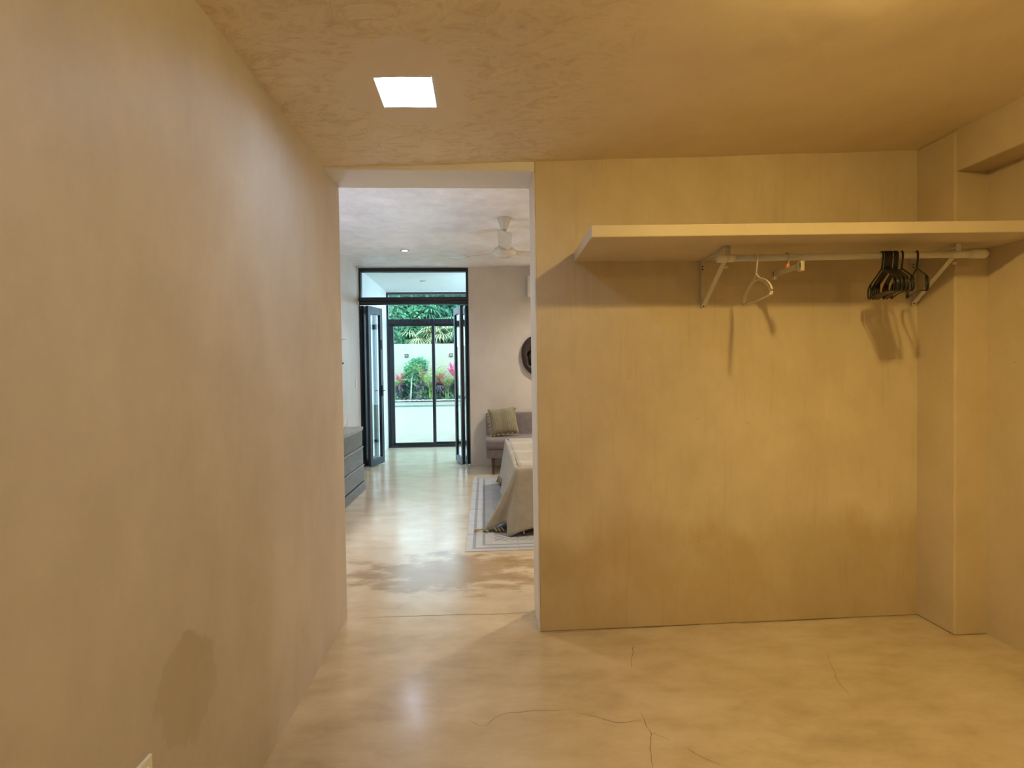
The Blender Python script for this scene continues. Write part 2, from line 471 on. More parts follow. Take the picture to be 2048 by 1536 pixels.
w = MB()
w.prism([(XJ, yb(XJ)), (2.62, yb(2.62)), (2.62, YB0), (XJ, YB0)], 0, 3.0)
wb = struct(w.build('wall_back', M_wall_back, bevel=.006), 'tan plaster wall behind the shelf, darker with damp near the floor', 'wall')
w = MB(); w.prism([(XL - .17, yb(XL) - 0.0), (XJ, yb(XJ)), (XJ, YB0), (XL - .17, YB0)], 2.338, 3.0)
struct(w.build('lintel', M_jamb, bevel=.005), 'pale plaster lintel over the open doorway', 'lintel')
# pale rendered reveal of the doorway's right side (thin coat on the end of the wall)
w = MB(); w.box((XJ - .006, yb(XJ) + .004, 0), (XJ + .001, YB0 + .004, 2.338))
struct(w.build('trim_1', M_jamb, bevel=.002), 'narrow white plastered reveal on the doorway edge', 'trim')

w = MB(); w.box((2.462, -2.5, 0), (2.62, 2.80, 2.6))
struct(w.build('wall_right', M_wall_right), 'brownish plaster side wall beyond the corner pillar', 'wall')
w = MB(); w.box((2.294, 2.448, 0), (2.47, 2.80, 2.47))
struct(w.build('pillar_right', M_wall_right, bevel=.008), 'square plaster pillar in the corner under the beam', 'pillar')
w = MB(); w.box((2.300, -2.5, 2.272), (2.47, 2.50, 2.52))
struct(w.build('beam_right', M_wall_right, bevel=.008), 'plaster beam running along the top of the side wall', 'beam')

# closet ceiling: slightly sloping, uneven, with the two skylight openings cut out
SKY = [(-.2715, 1.9775), (-.2715, .28)]        # centres of the skylights, 20 cm square; the second is unseen, added for cool light
xs = sorted(set([-.80 + i * .05 for i in range(68)] + [-.372, -.171])); xs = [x for x in xs if not (0 < abs(x + .372) < .02 or 0 < abs(x + .171) < .02)]
cuts = [SKY[0][1] - .1025, SKY[0][1] + .1025, SKY[1][1] - .1025, SKY[1][1] + .1025]
ys = sorted(set([-2.5 + i * .06 for i in range(91)] + cuts)); ys = [y for y in ys if not any(0 < abs(y - c) < .02 for c in cuts)]
def cz(x, y):
    e = noise.noise((x * 2.2, y * 2.2, 3)) * .006 + noise.noise((x * 9, y * 9, 1)) * .0018
    for sx, sy in SKY:
        if abs(x - sx) < .2 and abs(y - sy) < .2: e *= .2
    return ceil_z(x) + e
vs = [(x, y, cz(x, y)) for y in ys for x in xs]; fs = []
nx = len(xs)
for j in range(len(ys) - 1):
    for i in range(nx - 1):
        mx, my = (xs[i] + xs[i + 1]) / 2, (ys[j] + ys[j + 1]) / 2
        if any(abs(mx - sx) < .1 and abs(my - sy) < .1025 for sx, sy in SKY): continue
        fs.append((j * nx + i, j * nx + i + 1, (j + 1) * nx + i + 1, (j + 1) * nx + i))
w = MB(); w.add(vs, fs, True)
struct(w.build('ceiling', M_ceil), 'rough troweled tan closet ceiling with a square skylight', 'ceiling')
# skylights: plastered shaft and opal pane
M_shaft = simple('white_shaft_paint', (.8, .82, .84), .6, var=.02)
for n_, (sx, sy) in enumerate(SKY):
    sk = thing('window_%d' % (3 + n_), ('small square skylight glowing cool white in the ceiling', 'added unseen square skylight further back, cooling the left wall')[n_], 'skylight', (sx, sy, ceil_z(sx))); sk['kind'] = 'structure'
    w = MB()
    for lo, hi in (((-.112, -.114, -.004), (-.1, .114, .30)), ((.1, -.114, .004), (.112, .114, .30)), ((-.1, -.114, 0), (.1, -.102, .30)), ((-.1, .102, 0), (.1, .114, .30))):
        w.box(lo, hi)
    w.build('shaft', M_shaft, sk)
    w = MB(); w.box((-.1, -.102, .045), (.1, .102, .055)); w.build('pane', M_sky_pane, sk)

# closet rear wall behind the viewer
w = MB(); w.box((-.93, -2.66, 0), (2.62, -2.5, 2.6))
struct(w.build('wall_rear', M_wall_left), 'plaster wall of the closet facing the shelf wall', 'wall')

# bedroom shell
w = MB(); w.box((-2.0, YB0 - .15, 0), (XL - .16, YB0, 3.0)); struct(w.build('wall_bedroom_near', M_bed_wall), 'bedroom side of the wall beside the doorway', 'wall')
w = MB(); w.box((2.60, YB0 - .15, 0), (3.4, YB0, 3.0)); struct(w.build('wall_bedroom_corner', M_bed_wall), 'short return of bedroom wall past the closet', 'wall')
w = MB(); w.box((-2.0, YB0, 0), (-1.785, YB1 + .02, 3.0)); struct(w.build('wall_bedroom_left', M_bed_wall), 'pale plaster bedroom wall behind the dark dresser', 'wall')
w = MB(); w.box((3.1, YB0, 0), (3.3, YB1 + .15, 3.0)); struct(w.build('wall_bedroom_right', M_bed_wall), 'pale plaster bedroom wall at the head of the bed', 'wall')
w = MB(); w.box((-.214, YB1, 0), (3.3, YB1 + .15, 3.0)); struct(w.build('wall_bedroom_far', M_bed_wall, bevel=.006), 'pale greige plaster wall behind the grey loveseat', 'wall')
w = MB()
def bcz(u, v):
    x = -2.0 + 5.4 * u; y = YB0 - .02 + (YB1 + .17 - YB0) * v
    return (x, y, ZB + noise.noise((x * 1.7, y * 1.7, 9)) * .004 + noise.noise((x * 6, y * 6, 5)) * .0016)
w.grid(110, 96, bcz)
struct(w.build('ceiling_bedroom', M_bed_ceil), 'pale burnished plaster bedroom ceiling with sheen swirls painted into its colour', 'ceiling')

# hall between bedroom and terrace
w = MB(); w.box((-1.95, YB1 + .02, 0), (-1.772, YV1 + .12, 3.0)); struct(w.build('wall_hall_left', M_hall), 'bright white hall wall beside the folded door', 'wall')
w = MB(); w.box((1.3, YB1 + .15, 0), (1.45, YV1 + .12, 3.0)); struct(w.build('wall_hall_right', M_hall), 'white hall wall past the folding doors', 'wall')
w = MB(); w.box((1.30, YV1, 0), (1.45, YV1 + .12, 3.0)); w.box((-1.95, YV1, 2.842), (1.45, YV1 + .12, 3.0)); struct(w.build('wall_hall_far', M_hall), 'white outer wall around the sliding glass door', 'wall')
w = MB(); w.box((-1.95, YB1 + .02, ZB), (1.45, YV1 + .02, ZB + .06)); struct(w.build('ceiling_hall', M_hall), 'white hall ceiling seen through the transom glass', 'ceiling')
w = MB()
w.box((-2.2, -2.8, 3.0), (3.5, YV1 + .35, 3.15))  # unseen slab and side strips, put in to block light from outside
w.box((-.945, -2.66, 2.56), (-.93, 2.8, 3.0)); w.box((2.62, -2.66, 2.5), (2.64, 2.86, 3.0)); w.box((-.945, -2.68, 2.56), (2.64, -2.66, 3.0))
struct(w.build('roof', M_garden_wall), 'flat concrete roof slab over the rooms, unseen, put in to block outside light', 'roof')

# tile inset in the floor around the bed (each tile its own piece)
w = MB(); w.box((TX0 - .004, TY0 - .004, -.01), (TX0 + 6 * TS + .004, TY1 + .004, .0012))
w.build('grout_bed', M_grout, floor)
tm = MB(); g = .0022; tm.box((g, g, -.008), (TS - g, TS - g, .0035)); tme = tm.mesh('tile'); tme.materials.append(M_tile)
for i in range(6):
    for j in range(7):
        o = bpy.data.objects.new('tile', tme); COL.objects.link(o); o.parent = floor
        o.location = (TX0 + i * TS, TY0 + j * TS, 0)

# hairline cracks and the joint at the threshold: shallow dark slits lying in the floor
M_crack = simple('dark_crack', (.20, .145, .085), .9, var=.3)
def crack(pts, wd):
    P = catmull([(x_, y_, 0) for x_, y_ in pts], 6); w = MB(); vs = []; n_ = len(P)
    for i_, q in enumerate(P):
        t_ = (P[min(i_ + 1, n_ - 1)] - P[max(i_ - 1, 0)]).normalized(); sd_ = Vector((-t_.y, t_.x, 0))
        jx = noise.noise((q.x * 23, q.y * 23, 1)) * .006; jy = noise.noise((q.x * 23, q.y * 23, 8)) * .006
        ww = wd * (.35 + .65 * math.sin(math.pi * (i_ + .5) / n_)) * random.uniform(.5, 1.1)
        c_ = q + Vector((jx, jy, .0006)); vs += [c_ - sd_ * ww, c_ + sd_ * ww]
    w.add(vs, [(2 * i_, 2 * i_ + 1, 2 * i_ + 3, 2 * i_ + 2) for i_ in range(n_ - 1)])
    return w.build('crack', M_crack, floor)
def catmull(P, n=6, closed=False):
    P = [Vector(p) for p in P]; out = []; m = len(P)
    rng = range(m) if closed else range(m - 1)
    for i in rng:
        p0 = P[i - 1] if closed or i > 0 else P[i]; p1 = P[i]; p2 = P[(i + 1) % m]; p3 = P[(i + 2) % m] if closed or i + 2 < m else P[(i + 1) % m]
        for k in range(n):
            t = k / n
            out.append(.5 * ((2 * p1) + (-p0 + p2) * t + (2 * p0 - 5 * p1 + 4 * p2 - p3) * t * t + (-p0 + 3 * p1 - 3 * p2 + p3) * t ** 3))
    if not closed: out.append(P[-1])
    return out
def fp(px, py):
    """floor point seen at a pixel of the photograph (used once, to take measurements over)"""
    d = cam.matrix_world.to_3x3() @ Vector((px - 1024, 768 - py, -FPX)); t = -H / d.z
    return (d.x * t, d.y * t)
for pl_, wd in (([(712, 1237), (800, 1233), (900, 1230), (1000, 1228), (1070, 1224)], .0030),
                ([(1281, 1426), (1292, 1448), (1302, 1470), (1300, 1500), (1306, 1534)], .0017), ([(1302, 1464), (1320, 1472), (1340, 1480)], .0012), ([(1373, 1496), (1400, 1512), (1440, 1530)], .0014),
                ([(1155, 1425), (1200, 1436), (1240, 1446), (1281, 1440)], .0012), ([(940, 1444), (970, 1452), (1000, 1430), (1060, 1422), (1130, 1420)], .0012),
                ([(1655, 1310), (1668, 1345), (1680, 1370), (1700, 1390)], .0014), ([(1268, 1285), (1264, 1310), (1262, 1335)], .0016),
                ([(1100, 1266), (1250, 1257), (1400, 1250)], .0022), ([(1480, 1247), (1600, 1241), (1700, 1236)], .0022)):
    crack([fp(*q) for q in pl_], wd)

# ------------------------------------------------------------------ folding door and transom at the far bedroom wall
YD = YB1 + .02
tr = thing('window_2', 'dark framed transom window above the folding doors', 'window', (0, YD, 0)); tr['kind'] = 'structure'
X0, X1 = -1.778, -.214
w = MB(); w.box((X0, 0, 2.44), (X0 + .036, .09, 2.862)); w.build('side_bar', M_alu, tr, .004)
w = MB(); w.box((X1 - .036, 0, 2.44), (X1, .09, 2.862)); w.build('side_bar', M_alu, tr, .004)
w = MB(); w.box((X0 + .036, 0, 2.806), (X1 - .036, .09, 2.862)); w.build('top_bar', M_alu, tr, .004)
w = MB(); w.box((X0, -.012, 2.390), (X1, .10, 2.442)); w.build('header', M_alu, tr, .004)
w = MB(); w.box((X0 + .005, .0, 2.342), (X1 - .003, .085, 2.390)); w.build('door_track', M_alu_track, tr, .003)
w = MB(); w.box((X0 + .036, .04, 2.442), (X1 - .036, .046, 2.806)); w.build('pane', M_glass, tr)
dj = thing('trim_2', 'slim dark side jambs of the folding door opening', 'door jamb', (0, YD, 0)); dj['kind'] = 'structure'
w = MB(); w.box((X0, .0, 0), (X0 + .016, .085, 2.342)); w.build('jamb_bar', M_alu, dj, .003)
w = MB(); w.box((X1 - .010, .03, 0), (X1, .085, 2.342)); w.build('jamb_bar', M_alu, dj, .003)

def leaf(name, a, b, label, handle=False, flip=1):
    """glazed leaf from plan point a to plan point b"""
    a = Vector((a[0], a[1], 0)); b = Vector((b[0], b[1], 0)); L = (b - a).length
    ang = math.atan2(b.y - a.y, b.x - a.x)
    t = thing(name, label, 'door', a, ang); t['kind'] = 'structure'
    z0, z1, th, st = .012, 2.332, .042, .068
    w = MB(); w.box((0, -th / 2, z0), (st, th / 2, z1)); w.build('stile', M_alu, t, .003)
    w = MB(); w.box((L - st, -th / 2, z0), (L, th / 2, z1)); w.build('stile', M_alu, t, .003)
    w = MB(); w.box((st, -th / 2, z1 - .11), (L - st, th / 2, z1)); w.build('top_rail', M_alu, t, .003)
    w = MB(); w.box((st, -th / 2, z0), (L - st, th / 2, z0 + .10)); w.build('bottom_rail', M_alu, t, .003)
    w = MB(); w.box((st, -.004, z0 + .10), (L - st, .004, z1 - .11)); w.build('pane', M_glass, t)
    for hz in (.25, 1.15, 2.05):
        w = MB(); w.tube([(L, flip * .028, hz - .05), (L, flip * .028, hz + .05)], .009, 8); w.build('hinge', M_alu_track, t)
    if handle:
        w = MB(); w.box((L - .055, -flip * .034, 1.02), (L - .02, -flip * .021, 1.18)); hp = w.build('lock_plate', M_alu_track, t, .003)
        w = MB(); w.tube([(L - .038, -flip * .034, 1.10), (L - .038, -flip * .06, 1.10), (L - .10, -flip * .06, 1.10)], .008, 8); w.build('handle', M_alu_track, hp)
        w = MB(); w.box((L - .05, -flip * .03, 1.72), (L - .03, -flip * .021, 1.86)); w.build('bolt', M_alu_track, t, .002)
    return t
leaf('door_1', (-1.742, 7.675), (-1.640, 8.07), 'folded glazed door leaf hinged to the hall-side jamb, tucked behind its partner', False, 1)
leaf('door_2', (-1.674, 7.655), (-1.545, 8.03), 'dark framed glass door leaf with lock, folded near the dresser', True, 1)
leaf('door_3', (-.319, 7.67), (-.440, 8.06), 'dark framed glass door leaf folded near the loveseat', False, -1)
leaf('door_4', (-.246, 7.69), (-.336, 8.08), 'rearmost folded glass door leaf, edge-on against the greige wall', False, -1)

# ------------------------------------------------------------------ sliding glass door of the hall
sd = thing('window_1', 'dark aluminium sliding glass door with wide top light facing the garden', 'sliding door', (0, YV1 + .03, 0)); sd['kind'] = 'structure'
A0, A1 = -1.772, 1.30  # unseen right part widened to let more daylight into the hall
def bar(name, lo, hi, mat=M_alu, b=.003): 
    w = MB(); w.box(lo, hi); return w.build(name, mat, sd, b)
bar('frame_bar', (A0, 0, 0), (A0 + .035, .10, 2.842)); bar('frame_bar', (A1 - .05, 0, 0), (A1, .10, 2.842))
bar('frame_bar', (A0 + .035, 0, 2.805), (A1 - .05, .10, 2.842)); bar('sill_bar', (A0 + .035, 0, 0), (A1 - .05, .10, .045))
bar('transom_bar', (A0 + .035, 0, 2.262), (A1 - .05, .10, 2.352))
for k_ in range(26):                                      # brush strip teeth under the track, read as fine dark dashes
    x_ = A0 + .12 + k_ * .08
    w = MB(); w.box((x_, -.012, 2.285), (x_ + .03, 0.0, 2.345)); w.build('vent_rib', M_alu_track, sd)
# two sliding panels
for n_, (p0, p1, yy) in enumerate(((A0 + .035, -.905, .018), (-.96, .20, .062))):
    if n_ == 0:
        bar('panel_stile', (p0, yy, .045), (p0 + .085, yy + .034, 2.262))
    else:
        bar('panel_stile', (p0, yy, .045), (p0 + .055, yy + .034, 2.262))
    bar('panel_stile', (p1 - .055, yy, .045), (p1, yy + .034, 2.262))
    bar('panel_rail', (p0 + .05, yy, 2.225), (p1 - .055, yy + .034, 2.262)); bar('panel_rail', (p0 + .05, yy, .045), (p1 - .055, yy + .034, .085))
    bar('pane', (p0 + .05, yy + .014, .08), (p1 - .05, yy + .020, 2.23), M_glass_tint, 0)
bar('pane', (.2, .076, .045), (A1 - .05, .082, 2.262), M_glass_tint, 0)
bar('pane', (A0 + .035, .05, 2.352), (A1 - .05, .056, 2.805), M_glass_tint, 0)

# ================================================================== CLOSET THINGS
def shz(x): return 1.883 + .0088 * (x - .46)       # underside of the shelf, rising slightly
w = MB()
poly = [(.452, 2.172), (2.464, 2.146), (2.464, 2.448), (2.294, 2.448), (2.294, yb(2.294) + .002), (.462, yb(.462) + .002)]
n_ = len(poly)
w.add([(x, y, shz(x)) for x, y in poly] + [(x, y, shz(x) + .051) for x, y in poly], [tuple(reversed(range(n_))), tuple(range(n_, 2 * n_))] + [(i, (i + 1) % n_, (i + 1) % n_ + n_, i + n_) for i in range(n_)])
o = w.build('wall_shelf', M_shelf, bevel=.004); tag(o, 'thick cream plaster shelf spanning to the side wall', 'shelf')

RODY = 2.34
def rodz(x): return 1.831 + .0142 * (x - 1.068)
def bracket(name, wall_pt, front_pt, label):
    """folded steel bracket: wall plate, shelf arm, diagonal brace, rod cup"""
    a = Vector((wall_pt[0], wall_pt[1], 0)); b = Vector((front_pt[0], front_pt[1], 0))
    d = (b - a); L = d.length; ang = math.atan2(d.y, d.x)
    t = thing(name, label, 'bracket', (a.x, a.y, shz(a.x) + .0005), ang, 'steel brackets under the shelf')
    hw = .011
    w = MB(); w.box((-.001, -hw, -.246), (.003, hw, -.003)); w.box((.003, -hw, -.246), (.014, -hw + .002, -.003)); wp = w.build('wall_plate', M_white_metal, t)
    w = MB(); w.box((0, -hw, -.004), (L, hw, -.001)); w.box((0, -hw, -.016), (L, -hw + .002, -.004)); w.box((L - .003, -hw, -.05), (L, hw, -.001)); ar = w.build('shelf_arm', M_white_metal, t)
    w = MB()
    p0 = Vector((.008, 0, -.236)); p1 = Vector((L - .02, 0, -.045)); dd = (p1 - p0).normalized(); nn = Vector((-dd.z, 0, dd.x))
    vs = []
    for p in (p0 - dd * .01, p1):
        for s1 in (-1, 1):
            for s2 in (-1, 1): vs.append(p + Vector((0, s1 * hw, 0)) + nn * s2 * .002)
    w.add(vs, [(0, 1, 3, 2), (4, 6, 7, 5), (0, 2, 6, 4), (1, 5, 7, 3), (0, 4, 5, 1), (2, 3, 7, 6)])
    w.build('brace', M_white_metal, t)
    # rod cup
    w = MB(); w.tube([(L - .03, hw * .2 + .012 * math.cos(q), -.06 + .0 + .03 * math.sin(q)) for q in (-2.2, -1.57, -.9)], .006, 6)
    w.build('rod_cup', M_white_metal, t)
    for q in (-.03, -.045, -.236):
        w = MB(); w.tube([(.003, 0, q), (.0065 if q > -.2 else .014, 0, q)], .0035, 8); w.build('screw', M_screw, wp)
    for q in (.25, .8):
        w = MB(); w.tube([(L * q, 0, -.004), (L * q, 0, -.007)], .004, 8); w.build('screw', M_screw, ar)
    return t
bracket('shelf_bracket', (1.128, yb(1.128)), (1.120, 2.355), 'white steel bracket by the clothes rod end, beside the white hanger')
bracket('shelf_bracket', (2.270, yb(2.270)), (2.205, 2.335), 'white steel bracket next to the corner pillar, behind the black hangers')

rod = thing('clothes_rod', 'white round clothes rod with capped ends under the shelf', 'rod', (0, RODY, 0))
def rp(x): return (x, 0, rodz(x))
w = MB(); w.tube([rp(1.085), rp(2.30)], .0155, 16); w.build('tube', M_white_metal, rod)
w = MB(); w.tube([rp(1.060), rp(1.066), rp(1.104)], [.015, .0195, .0195], 16); w.build('end_cap', M_white_plastic, rod)
w = MB(); w.tube([rp(2.262), rp(2.336), rp(2.346)], [.0195, .021, .013], 16); w.build('end_cap', M_white_plastic, rod)
w = MB(); w.tube([rp(1.104), rp(1.142)], .0172, 16); w.build('sleeve', M_white_plastic, rod)
w = MB(); w.tube([rp(2.17), rp(2.262)], .0172, 16); w.build('sleeve', M_white_plastic, rod)

def arc(c, r, a0, a1, n, plane='xz'):
    out = []
    for i in range(n + 1):
        a = R(a0 + (a1 - a0) * i / n); out.append((c[0] + r * math.cos(a), 0, c[1] + r * math.sin(a)))
    return out
def catmull(P, n=6, closed=False):
    P = [Vector(p) for p in P]; out = []; m = len(P)
    rng = range(m) if closed else range(m - 1)
    for i in rng:
        p0 = P[i - 1] if closed or i > 0 else P[i]; p1 = P[i]; p2 = P[(i + 1) % m]; p3 = P[(i + 2) % m] if closed or i + 2 < m else P[(i + 1) % m]
        for k in range(n):
            t = k / n
            out.append(.5 * ((2 * p1) + (-p0 + p2) * t + (2 * p0 - 5 * p1 + 4 * p2 - p3) * t * t + (-p0 + 3 * p1 - 3 * p2 + p3) * t ** 3))
    if not closed: out.append(P[-1])
    return out
# hanger local frame: x across the hanger (+x is the far end), z up; rod axis passes through (0,0,0)
HR = .0190
def hook_path(neck):
    return catmull([(-p[0], 0, p[2]) for p in arc((0, 0), HR, 195, 0, 12)] + [(-HR, 0, -.010), (-.010, 0, neck * .62), (0, 0, neck)], 2)
def hanger(name, label, mat, W, loc, rz, kind, group=None):
    t = thing(name, label, 'hanger', loc, rz, group)
    r = .0036
    if kind == 'white':
        neck, zb = -.071, -.196
        w = MB(); w.tube(hook_path(neck), r, 8); w.build('hook', mat, t)
        for s in (-1, 1):
            outer = catmull([(0, 0, neck), (s * .022, 0, neck - .016), (s * .060, 0, -.104), (s * .115, 0, -.120), (s * (W / 2 - .022), 0, -.146), (s * (W / 2 - .002), 0, -.170)], 6)
            w = MB(); w.tube(outer, r * 1.2, 8); w.build('shoulder', mat, t)
            inner = catmull([(0, 0, -.100), (s * .05, 0, -.107), (s * .105, 0, -.128), (s * (W / 2 - .034), 0, -.158), (s * (W / 2 - .016), 0, zb + .012)], 6)
            w = MB(); w.tube(inner, r * 1.2, 8); w.build('inner_rib', mat, t)
            w = MB(); w.tube([(s * (W / 2 - .018), 0, zb + .004), (s * W / 2, 0, zb + .004), (s * (W / 2 + .003), 0, zb + .016)], r * .9, 6); w.build('strap_hook', mat, t)
        w = MB(); w.tube(catmull([(-W / 2 + .016, 0, zb + .006), (0, 0, zb), (W / 2 - .016, 0, zb + .006)], 5), r * 1.4, 8); w.build('bar', mat, t)
    else:
        neck, zb = -.058, -.182
        w = MB(); w.tube(hook_path(neck), r * 1.1, 8); w.build('hook', mat, t)
        for s in (-1, 1):
            outer = [(0, 0, neck), (s * .010, 0, neck - .006), (s * (W / 2 - .032), 0, -.112), (s * (W / 2 - .008), 0, -.128), (s * W / 2, 0, -.143), (s * (W / 2 - .004), 0, zb + .010), (s * (W / 2 - .020), 0, zb)]
            w = MB(); w.tube(catmull(outer, 3), r * 1.05, 8); w.build('shoulder', mat, t)
            w = MB(); w.tube([(s * (W / 2 - .034), 0, -.113), (s * (W / 2 - .028), 0, zb + .001)], r * .95, 6); w.build('inner_rib', mat, t)
        w = MB(); w.tube(catmull([(-W / 2 + .020, 0, zb), (-W / 4, 0, zb + .009), (0, 0, zb + .012), (W / 4, 0, zb + .009), (W / 2 - .020, 0, zb)], 3), r, 8); w.build('bar', mat, t)
    return t
def hz(x): return rodz(x) + .0155 + .0033 - HR          # hook centre so that it rests on the rod
def ang_of(vx, vy): return math.atan2(vy, vx)
hanger('clothes_hanger', 'single cream white plastic hanger near the rod end', M_cream_plastic, .372, (1.243, RODY, hz(1.243)), ang_of(.058, .365), 'white')
# clip hanger
ch = thing('clip_hanger', 'clear plastic clip hanger with an orange size tag', 'hanger', (1.388, RODY, hz(1.388)), R(90))
w = MB(); w.tube(hook_path(-.045), .0029, 8); w.build('hook', M_clear_plastic, ch)
w = MB(); w.box((-.105, -.004, -.070), (.105, .004, -.046)); w.build('bar', M_clear_plastic, ch, .002)
for s_ in (-1, 1):
    w = MB(); w.box((s_ * .106 - .015, -.009, -.084), (s_ * .106 + .015, .009, -.040)); cl = w.build('clip', M_clear_plastic, ch, .004)
    w = MB(); w.box((s_ * .106 - .012, -.0105, -.068), (s_ * .106 - .008, .0105, -.048)); w.build('spring', M_steel, cl)
w = MB(); w.box((-.012, -.007, -.050), (.010, .007, -.030)); w.build('size_tag', M_orange, ch, .003)
# black hangers: a tight bunch of six, three more leaning together, one apart, one alone
black = [(1.838, -.02), (1.851, .01), (1.858, -.015), (1.865, .02), (1.872, .035), (1.880, .0), (1.896, .07), (1.903, .05), (1.910, .08), (1.934, .08), (2.007, .12)]
b_labels = ['black hanger at the start of the tight bunch, nearest the clip hanger',
            'second black hanger in the tight bunch on the rod', 'third black hanger in the tight bunch on the rod', 'fourth black hanger in the tight bunch on the rod',
            'fifth black hanger in the tight bunch on the rod', 'last black hanger of the tight bunch on the rod',
            'first of three black hangers leaning together beside the tight bunch', 'middle of three black hangers leaning together beside the tight bunch',
            'last of three black hangers leaning together beside the tight bunch', 'black hanger hanging apart just past the two bunches',
            'lone black hanger in front of the bracket near the pillar']
for (x, da), lb in zip(black, b_labels):
    hanger('clothes_hanger', lb, M_black_plastic, .318, (x, RODY, hz(x)), ang_of(.10, .29) - da, 'black', 'black plastic hangers on the rod')

# flush ceiling lamps: one just above the picture, an unseen twin added at the rear as fill
def dome_lamp(x, y, strength, label):
    t = thing('ceiling_light', label, 'lamp', (x, y, ceil_z(x)), 0, 'round closet ceiling lights')
    w = MB(); w.lathe([(.066, .008), (.066, -.010), (.056, -.014), (.050, -.010)], seg=28); w.build('base_ring', M_white_plastic, t)
    w = MB(); w.lathe([(.048, -.010), (.050, -.026), (.044, -.042), (.028, -.052), (.003, -.056)], seg=14); w.build('diffuser', lamp_mat('warm_diffuser_glow', WARM, strength), t)
dome_lamp(1.10, 1.10, CLOSET_LAMP, 'round warm ceiling light above the closet floor')
sp_ = downlight_light('floor_fill_spot', (1.10, 1.10, ceil_z(1.10) - .065), 60.0, WARM, .3, 112)      # added spot below the lamp, aimed right to brighten the floor
sp_.rotation_euler = Vector((.85, .50, -2.0)).to_track_quat('-Z', 'Y').to_euler()
dome_lamp(1.75, -1.0, CLOSET_LAMP * .55, 'added round warm fill light, unseen at the rear of the closet')

# socket plate low on the left wall
sp = thing('wall_socket', 'white socket plate low on the left plaster wall', 'socket', (XL, 1.133, .439))
w = MB(); w.box((0, -.075, -.04), (.009, .075, .04)); pl = w.build('cover_plate', M_plate, sp, .003)
for s in (-1, 0, 1):
    w = MB(); w.box((.008, s * .045 - .016, -.02), (.0115, s * .045 + .016, .02)); w.build('outlet', M_white_plastic, pl, .002)

# ================================================================== BEDROOM THINGS
def recessed(loc, label, lit, dia=.088):
    t = thing('recessed_light', label, 'lamp', loc, 0, 'recessed ceiling lights')
    r = dia / 2
    w = MB(); n = 24; vs = []; fs = []
    prof = [(r + .010, .001), (r + .010, -.005), (r, -.007), (r - .006, -.002), (r - .006, .002)]
    w.lathe(prof, seg=n); 
    w.build('trim_ring', M_chrome if lit else M_lamp_off, t)
    w = MB(); w.lathe([(r - .006, -.0045), (.001, -.0055)], seg=n); w.build('lens', M_lamp_lens if lit else M_lamp_off, t)
    return t
recessed((-.957, 6.56, ZB), 'lit recessed ceiling light in front of the transom window', True)
recessed((-.98, 8.675, ZB), 'unlit recessed light in the hall ceiling behind the transom glass', False)
recessed((-.957, 3.75, ZB), 'lit recessed ceiling light just inside the bedroom doorway', True)
recessed((1.45, 4.05, ZB), 'added recessed fill light, unseen over the near side of the bed', True)  # unseen pair over the bed, added to brighten the room's right side
recessed((1.45, 6.48, ZB), 'added recessed fill light, unseen over the far side of the bed', True)
for nm, loc, c, e in (('lamp_a', (-.957, 6.56, ZB - .02), (.62, .74, 1), .4), ('lamp_b', (-.957, 3.75, ZB - .02), (1, .76, .47), .5), ('lamp_c', (1.45, 4.05, ZB - .02), (1, .84, .64), 1.3), ('lamp_d', (1.45, 6.48, ZB - .02), (1, .88, .72), 1.6)):  # the two over the bed are added fill
    downlight_light(nm, loc, BED_LAMP * e, c)

def point_light(name, loc, watt, color, r=.06):
    d = bpy.data.lights.new(name, 'POINT'); d.energy = watt; d.color = color; d.shadow_soft_size = r
    o = bpy.data.objects.new(name, d); COL.objects.link(o); o.location = loc
    return o
M_shade = leaf_mat('linen_lamp_shade', (.70, .64, .52), (.78, .72, .60), 3, .5)
def shade_lamp(name, label, x, y, z0, h, r, watt, color):
    """lamp with base, pole and open linen drum shade"""
    t = thing(name, label, 'lamp', (x, y, z0))
    w = MB(); w.lathe([(r * .75, 0), (r * .75, .015), (.02, .03)], seg=20); w.build('base', M_leg, t)
    w = MB(); w.tube([(0, 0, .02), (0, 0, h)], .011, 8); w.build('pole', M_leg, t)
    w = MB(); w.grid(24, 2, lambda u, v: (r * math.cos(u * 2 * math.pi), r * math.sin(u * 2 * math.pi), h - .02 + .22 * v)); w.build('lamp_shade', M_shade, t, solid=.002)
    point_light(name + '_light', (x, y, z0 + h + .09), watt, color)
def night_table(x, y, label):
    t = thing('nightstand', label, 'nightstand', (x, y, 0))
    w = MB(); w.box((-.2, -.2, .12), (.2, .2, .48)); w.build('body', M_dresser, t, .006)
    w = MB(); w.box((-.214, -.18, .27), (-.2, .18, .45)); d_ = w.build('drawer', M_dresser, t, .003)
    for sx in (-.17, .17):
        for sy in (-.17, .17):
            w = MB(); w.tube([(sx, sy, 0), (sx, sy, .13)], [.012, .02], 8); w.build('leg', M_leg, t)
night_table(2.78, 3.72, 'dark wooden nightstand at the bed head nearest the closet')
night_table(2.78, 6.85, 'dark wooden nightstand at the bed head near the greige wall')
shade_lamp('fill_table_lamp', 'added bedside fill lamp, unseen, with linen shade on the nightstand nearest the closet', 2.78, 3.72, .48, .28, .14, 80, (1, .78, .5))  # unseen bedside pair, added to throw warm light on the ceiling
shade_lamp('fill_table_lamp', 'added bedside fill lamp, unseen, with linen shade on the nightstand near the greige wall', 2.78, 6.85, .48, .28, .14, 75, (1, .82, .58))
shade_lamp('fill_table_lamp', 'added fill lamp, unseen, with linen shade on the dark dresser', -1.60, 4.72, .733, .30, .15, 62, (.60, .74, 1))  # unseen, added for cool light on ceiling and left side
